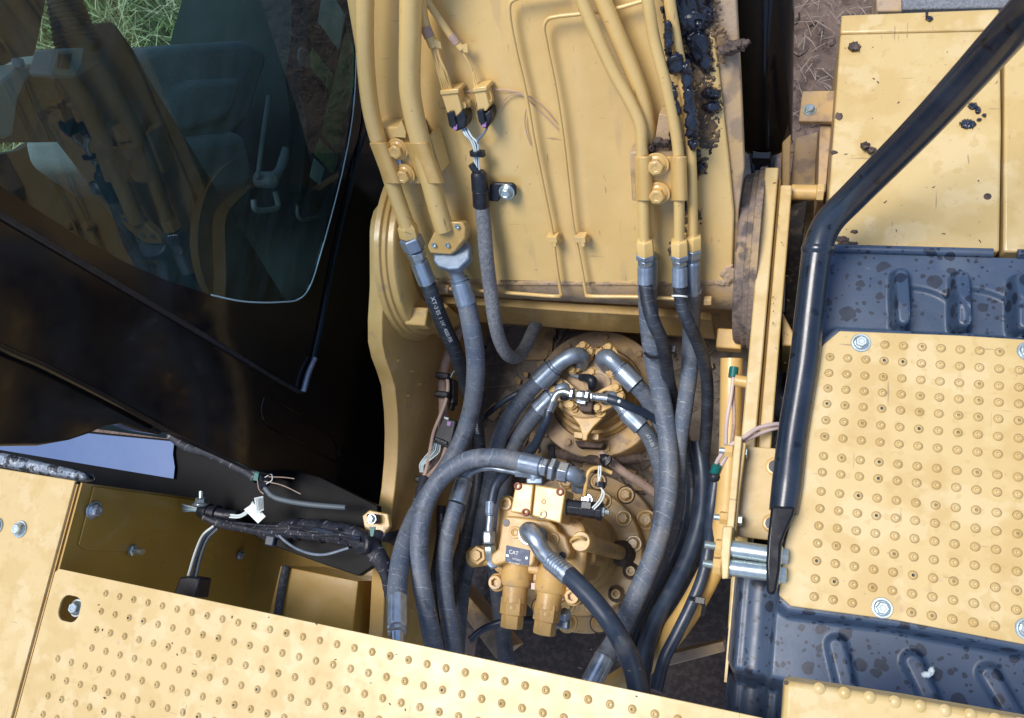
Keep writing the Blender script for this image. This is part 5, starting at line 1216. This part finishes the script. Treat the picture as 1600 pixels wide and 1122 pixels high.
ob('flag_wire', MB().tube([(704, 590, -.47), (708, 582, -.465), (716, 576, -.455)], .0014, 6, 4), 'tealwire', tg)
sk = thing('black_relay', 'slim black plastic block beside the tan conduit', 'connector', at(705, 620, -.5), 'black harness plugs')
ob('block', MB().prism(polyz([(702, 592), (710, 592), (709, 630), (701, 632)], -.49), Z*-.03), 'tapeplain', sk, bevel=.003)
ob('block_end', MB().prism(polyz([(700, 628), (708, 628), (705, 640), (701, 640)], -.495), Z*-.02), 'tapeplain', sk, bevel=.002)

# main harness on the black deck
mh = thing('main_harness', 'thick black taped harness with white stitching beside the tag', 'wiring harness', at(520, 835, -.35))
lm = [(318, 808, -.25), (345, 818, -.26), (380, 824, -.28), (425, 830, -.28), (455, 826, -.28), (490, 828, -.28), (530, 833, -.28), (558, 840, -.28), (580, 856, -.29), (597, 880, -.30), (606, 905, -.32), (608, 935, -.34)]
P = [V(p) for p in lm]; ob('taped_loom', MB().tube(P, [rad(p, k) for p, k in zip(P, (10, 14, 15, 20, 30, 33, 33, 32, 30, 26, 20, 14))], 20, 7), 'tape', mh)
ob('branch', MB().tube([(575, 838, -.29), (598, 837, -.31), (615, 839, -.37), (640, 830, -.42)], .0125, 14, 6), 'tape', mh)
ob('branch', MB().tube([(568, 850, -.285), (582, 870, -.285), (600, 893, -.30), (606, 920, -.32)], .010, 14, 6), 'tape', mh)
rnd = random.Random(21)
for k in range(9):
    l = []
    oy = rnd.uniform(-9, 9)
    for (a, b) in [(330, 812), (370, 820), (415, 826), (450, 828), (490, 829), (530, 834), (562, 843), (585, 862), (602, 890)]:
        l.append((a+rnd.uniform(-3, 3), b+oy*.8+rnd.uniform(-3, 3), -.252+rnd.uniform(-.006, .006)))
    i0 = rnd.randint(0, 4); ob('strand', MB().tube(l[i0:i0+rnd.randint(3, 5)], rnd.choice([.0018, .0026, .004]), 8, 6), rnd.choice(['tape', 'tapeplain', 'hosesmooth']), mh)
for (a, b, r_) in ((432, 829, .0145), (468, 827, .0225), (505, 830, .0235), (548, 838, .0228)):
    ob('tape_wrap', MB().lathe(at(a-5, b-1, -.282), at(a+6, b+1, -.282)-at(a-5, b-1, -.282), [(0, r_*.96), (.002, r_*1.05), (.012, r_*1.06), (.014, r_*.97)], 20), 'tapeplain', mh)
ob('hanging_wire', MB().tube([(432, 832, -.27), (445, 845, -.27), (465, 858, -.27), (490, 866, -.27), (510, 866, -.27), (545, 856, -.27)], .0028, 8, 6), 'zincdull', mh)
ob('clip', MB().box(at(424, 845, -.28), X*.011, Y*.011, Z*.008), 'hosesmooth', mh, bevel=.003)
ob('loom_clamp', MB().tube([(566, 838, -.265), (574, 845, -.262), (572, 858, -.262), (560, 862, -.27)], .0075, 8, 4), 'tapeplain', mh)
q = at(523, 829, -.235); ux = (at(545, 834, -.235)-at(510, 826, -.235)).normalized(); uy = Vector((-ux.y, ux.x, 0))
lbl = thing('mounting_clip', 'black clamp with zinc bolt and teal wedge on the yellow lug', 'clamp', at(585, 812, -.37))
ob('clamp_body', MB().prism(polyz([(572, 803), (588, 803), (589, 818), (573, 818)], -.280), Z*-.018), 'tapeplain', lbl, bevel=.003)
ob('clamp_bolt', MB().hexbolt(at(581, 811, -.280), Z, .0068), 'washer', lbl)
ob('teal_wedge', MB().prism(polyz([(577, 823), (586, 823), (583, 838), (579, 838)], -.262), Z*-.004), 'teal', lbl)
rd = thing('grey_rod_cable', 'grey sheathed cable crossing the black deck behind the cab', 'cable', at(330, 700, -.3))
ob('sheath', MB().tube([(256, 671, -.28), (285, 680, -.27), (330, 693, -.26), (365, 708, -.26), (392, 730, -.26), (404, 742, -.26)], rad(at(330, 693, -.26), 9), 12, 6), 'greyin', rd)
ob('sheath', MB().tube([(412, 760, -.26), (425, 775, -.26), (450, 783, -.26), (490, 789, -.26), (540, 793, -.27)], rad(at(330, 693, -.26), 8), 12, 6), 'greyin', rd)
ob('corrugated_loom', MB().tube([(266, 680, -.30), (290, 697, -.30), (320, 706, -.29), (350, 718, -.285), (380, 735, -.28), (402, 748, -.275)], rad(at(330, 706, -.28), 15), 12, 6), 'tape', rd)
ob('knot', MB().ball(at(412, 752, -.26), .016, 10, 8, (1, 1, .8), .5, 2), 'tapeplain', rd); ob('teal_clip', MB().box(at(402, 745, -.25), X*.006, Y*.009, Z*.005), 'teal', rd, bevel=.001)
for l in ([(414, 746), (424, 741), (425, 750), (416, 756)], [(413, 752), (440, 758), (470, 772)], [(402, 748), (405, 765), (412, 772)], [(420, 745), (445, 746), (460, 748)]):
    ob('strand', MB().tube([at(a, b, -.245) for a, b in l], .0011, 6, 5), 'white' if l[0][0] == 414 else 'tan', rd)
cn2 = thing('deck_connector', 'round black multi pin connector lying on the deck with pale wires', 'connector', at(340, 800, -.3), 'black harness plugs')
p, q = at(312, 798, -.27), at(352, 805, -.27); d = q-p; L = d.length
ob('connector_body', MB().lathe(p, d, [(0, .012), (L*.1, .016), (L*.3, .016), (L*.31, .019), (L*.38, .019), (L*.39, .016), (L*.6, .016), (L*.61, .019), (L*.7, .019), (L*.71, .014), (L, .012)], 16), 'tapeplain', cn2)
p2 = at(372, 806, -.27); ob('cable_boot', MB().cyl(q, p2, .012, .011, 14), 'tapeplain', cn2)
ob('bolt_stud', MB().hexbolt(at(314, 788, -.26), Z*.3+Y, .012).cyl(at(314, 785, -.26), at(315, 768, -.26), .006, seg=12), 'washer', cn2)
for i in range(4): ob('wire', MB().tube([(312, 796+i, -.265), (300, 792+i*2, -.262), (290, 790+i*3, -.265), (285, 788+i*3, -.275)], .0018, 6, 5), ['white', 'tealwire'][i % 2], cn2)
for i in range(3): ob('wire', MB().tube([(358, 804+i*2, -.262), (375, 805+i*1.5, -.255), (388, 796+i*2, -.248), (396, 784+i*2, -.242)], .0022, 8, 5), ['white', 'tealwire', 'white'][i], cn2)
tg2 = thing('cable_tag', 'white folded paper tag on the cable behind the cab', 'tag', at(398, 798, -.26))
ob('tag_sheet', MB().prism([at(381, 796, -.238), at(396, 786, -.236), at(415, 807, -.24), at(403, 818, -.242)], Z*-.0008), 'label', tg2)
ob('tag_fold', MB().prism([at(397, 778, -.225), at(411, 775, -.235), at(412, 797, -.236), at(401, 803, -.23)], Z*-.0008), 'label', tg2)
for i in range(5):
    a = at(400+i*2.3, 779-.4*i, -.2235-.0021*i); b = at(403+i*2, 798-.8*i, -.2285-.0014*i); ob('print_line', MB().cyl(a, b, .0005, seg=5), 'ink', tg2)
ld = thing('hanging_leads', 'two pale wires dropping into a black plug in the brown bay', 'wiring', at(300, 900, -.45))
for i, l in enumerate(([(334, 822, -.25), (318, 835, -.245), (307, 858, -.225), (294, 900, -.19)], [(336, 824, -.25), (322, 838, -.245), (311, 862, -.225), (301, 902, -.19)], [(340, 826, -.25), (326, 840, -.245), (315, 866, -.225), (306, 903, -.19)])):
    ob('wire', MB().tube(l, .0028, 8, 5), ['white', 'hosesmooth', 'greyin'][i], ld)
ob('plug', MB().prism(polyz([(280, 902), (294, 900), (312, 903), (306, 935), (270, 930)], -.175), Z*-.04), 'tapeplain', ld, bevel=.004)

# right side harness and cables
rh = thing('side_harness', 'black hose tied along the curved yellow tube at the lower right', 'wiring harness', at(1080, 950, -.4))
ob('loom', MB().tube([(1120, 740, -.40), (1112, 800, -.40), (1108, 850, -.38), (1098, 900, -.38), (1080, 945, -.38), (1058, 990, -.38), (1038, 1030, -.38), (1025, 1080, -.36)], rad(at(1080, 945, -.38), 19), 16, 6), 'hosesmooth', rh)
ob('cable_tie', MB().tube([(1078, 935, -.36), (1090, 938, -.35), (1099, 945, -.36), (1098, 960, -.38)], .004, 8, 4), 'tapeplain', rh)
ob('tie_head', MB().box(at(1094, 938, -.345), X*.009, Y*.006, Z*.005), 'tapeplain', rh, bevel=.001)
sn = thing('sensor_cable', 'pale pink cable looping over the bracket with a teal plug', 'cable', at(1130, 720, -.2))
ob('cable', MB().tube([(1240, 664, -.16), (1210, 663, -.13), (1185, 669, -.12), (1162, 684, -.11), (1140, 697, -.12), (1124, 715, -.14), (1115, 735, -.17)], .0036, 10, 6), 'pinkwire', sn)
ob('cable', MB().tube([(1240, 668, -.165), (1212, 669, -.14), (1188, 677, -.13), (1165, 688, -.12), (1145, 700, -.13), (1130, 722, -.15), (1122, 740, -.17)], .0036, 10, 6), 'pinkwire', sn)
ob('cable', MB().tube([(1146, 590, -.25), (1142, 620, -.25), (1136, 655, -.25), (1134, 695, -.22)], .0036, 10, 6), 'pinkwire', sn)
ob('cable', MB().tube([(1146, 595, -.26), (1146, 625, -.26), (1147, 660, -.26), (1142, 700, -.22)], .0034, 10, 6), 'tan', sn)
ob('upper_boot', MB().tube([(1147, 574, -.25), (1145, 590, -.25)], .0085, 10, 2), 'teal', sn)
ob('teal_plug', MB().tube([(1121, 726, -.15), (1116, 740, -.16)], .008, 12, 2), 'teal', sn); ob('plug_end', MB().ball(at(1116, 745, -.16), .010, 10, 7), 'tapeplain', sn)
pn = ob('pin_stub', MB().cyl(at(1148, 594, -.22), at(1172, 598, -.22), .0105, seg=20, ch=.001), 'paint', label='short yellow pin stub sticking from the stepped side plate', cat='pin')

fieldpatch('boom_dust', bfn(.0007), 660, 1130, 425, 446, 2.0, ellmask([(720, 440, 60, 5), (850, 444, 90, 4), (1000, 444, 70, 5), (1090, 444, 40, 6)], .0012, .12, .15, 1.1), 'dusty', label='line of beige dust along the lower edge of the boom plate', cat='dirt', kind='stuff')
mb = MB(); rnd = random.Random(11)
for i in range(70):
    a, b = rnd.choice([(rnd.uniform(1185, 1235), rnd.uniform(270, 690)), (rnd.uniform(1300, 1560), rnd.uniform(60, 380)), (rnd.uniform(150, 1000), rnd.uniform(930, 1110))])
    z = {0: -.149, 1: TZ+.001, 2: .001}[0 if a < 1240 and b < 700 and a > 1180 else (1 if a > 1290 else 2)]
    p = at(a, b, z); L_ = rnd.uniform(.0006, .0028); th = rnd.uniform(0, PI); d = Vector((math.cos(th), math.sin(th), 0))*L_
    mb.tube([p-d, p+Z*.0005+Vector((d.y, -d.x, 0))*.2, p+d], rnd.uniform(.0004, .0009), 5, 2)
ob('chaff_bits', mb, 'mud', label='tiny dark bits of chaff scattered on the yellow plates', cat='dirt', kind='stuff')

# ================================================================== BOOM CYLINDER
bc = thing('boom_cylinder', 'large black boom lift cylinder right of the boom', 'hydraulic cylinder', at(1190, 260, -.5))
p, q = at(1196, 226, -.42), at(1196, -110, -.12); r = rad(at(1200, 120, -.3), 84)
ob('barrel', MB().lathe(p, q-p, [(-.02, r*.5), (-.012, r*.75), (0, r*.93), (.012, r), ((q-p).length, r)], 48), 'cab', bc)
ob('bottom_lug', MB().prism(polyz([(1170, 235), (1214, 238), (1206, 285), (1176, 285)], -.50), Z*-.06), 'rail', bc, bevel=.008, seg=3)
ob('oil_tube', MB().tube([(1158, -60, -.18), (1160, 60, -.30), (1166, 150, -.36), (1180, 185, -.38), (1182, 250, -.44)], .012, 16, 6), 'rail', bc)
ob('tube_clamp', MB().box(at(1190, 244, -.40), X*.02, Y*.014, Z*.014), 'rail', bc, bevel=.003)

# ================================================================== GREASE, MUD
gr = [(1075, 10, 40, 62), (1092, 72, 18, 30), (1102, 96, 12, 18), (1050, 62, 12, 28), (1110, 146, 16, 9), (1113, 168, 16, 9), (1094, 262, 8, 9), (1068, 100, 16, 22), (1090, 240, 5, 6), (1086, 275, 4, 4)]
g2 = [(1056, 100, 14, 20), (1050, 148, 9, 20), (1055, 172, 10, 16), (1056, 212, 10, 18), (1074, 120, 10, 26), (1078, 160, 10, 30), (1081, 195, 11, 30), (1083, 225, 8, 10), (1044, 60, 7, 30)]
fieldpatch('grease_smear', bfn(.052), 1025, 1110, 20, 245, 1.4, ellmask(g2, .009, .09, .10, .7, .10), 'grease', label='blue black grease dabs caked over the two right boom pipes', cat='grease', kind='stuff')
fieldpatch('grease_smear', bfn(.004), 1020, 1130, -60, 280, 1.6, ellmask(gr, .016, .075, .12, .6, .07), 'grease', label='thick blue black grease smeared down the right side of the boom', cat='grease', kind='stuff')
dt = [(1085, 110, 32, 55), (1100, 160, 24, 45), (1106, 205, 20, 34), (1085, 40, 40, 70), (1092, 255, 14, 22), (1128, 70, 8, 30), (1070, 330, 5, 50), (1090, 340, 6, 12), (1010, 405, 20, 6), (1050, 395, 6, 20)]
fieldpatch('oily_dirt', bfn(.0006), 1030, 1136, -60, 400, 1.6, ellmask(dt, .0030, .16, .30, 1.25), 'smudge', label='brown oily dirt around the grease on the boom', cat='dirt', kind='stuff')
fieldpatch('grease_clump', bfn(.045), 1010, 1060, 205, 250, 1.3, ellmask([(1028, 222, 9, 8), (1018, 232, 6, 7), (1040, 224, 7, 7)], .022, .2, .1, .5), 'mud', label='dried dark clump sitting above the right boom clamp', cat='dirt', kind='stuff')
mb = MB(); c = B(1144, 73, .004)
for k, (dx, dy, r) in enumerate(((0, 0, .012), (.010, .002, .010), (.019, .006, .006), (-.008, -.003, .009))): mb.ball(c+X*dx+BU*dy+BN*.004, r, 14, 10, (1.2, .9, .9), .6, k)
ob('mud_lump', mb, 'mud', label='dark lump stuck on the right edge of the boom', cat='dirt')
def tz(z): return lambda x, y, h: at(x, y, z+h)
for nm, bb, el, hh, mt, lb in (
    ('mud_splat', (1318, 1365, 60, 90), [(1335, 73, 10, 8)], .010, 'mud', 'round mud splat near the top left corner of the yellow box'),
    ('grease_blob', (1485, 1550, 150, 215), [(1520, 166, 9, 6), (1528, 172, 5, 6), (1512, 194, 14, 8), (1538, 180, 4, 3), (1530, 187, 4, 3)], .005, 'grease', 'shiny blue black grease blobs on the middle of the yellow box'),
    ('mud_clod', (1335, 1380, 212, 250), [(1352, 228, 8, 7), (1362, 235, 8, 6)], .020, 'mud', 'black dried clod on the yellow box beside the rail'),
    ('grease_dab', (1436, 1462, 14, 36), [(1452, 29, 6, 4), (1448, 21, 2, 6)], .003, 'grease', 'small grey dab on the front rim of the yellow box'),
    ('dirt_streak', (1300, 1345, 350, 386), [(1315, 374, 12, 5), (1335, 362, 6, 3), (1325, 380, 18, 3)], .003, 'mud', 'brown dirt streaks at the near left corner of the yellow box'),
    ('dirt_streak', (1290, 1320, 170, 250), [(1311, 182, 6, 6), (1303, 238, 6, 3)], .0015, 'mud', 'faint grey dirt mark on the left edge of the yellow box')):
    fieldpatch(nm, tz(TZ+.0008), bb[0], bb[1], bb[2], bb[3], .9, ellmask(el, hh, .3, .12, .55), mt, label=lb, cat='dirt')
fieldpatch('paper_scrap', tz(-.035), 1432, 1462, 1040, 1065, .9, ellmask([(1448, 1054, 9, 5), (1455, 1048, 5, 6)], .004, .3, .1, .5), 'label', label='white paper scrap on the black cover below the tread plate', cat='scrap')
# grime inside the right boss gap
ob('grime_strand', MB().tube([atx(a, b, -.104) for a, b in [(1168, 300), (1163, 335), (1160, 352), (1157, 400), (1153, 440), (1149, 482)]], [.004, .006, .003, .004, .006, .005], 8, 6), 'grime', label='black grimy strand in the gap between boom and stepped side plate', cat='grime')
fieldpatch('boom_edge_dirt', bfn(.0008), 1120, 1152, 395, 446, 1.5, ellmask([(1138, 430, 12, 16), (1128, 441, 20, 6)], .004, .15, .1, .9), 'dusty', label='beige dust patch on the lower right corner of the boom', cat='dirt', kind='stuff')
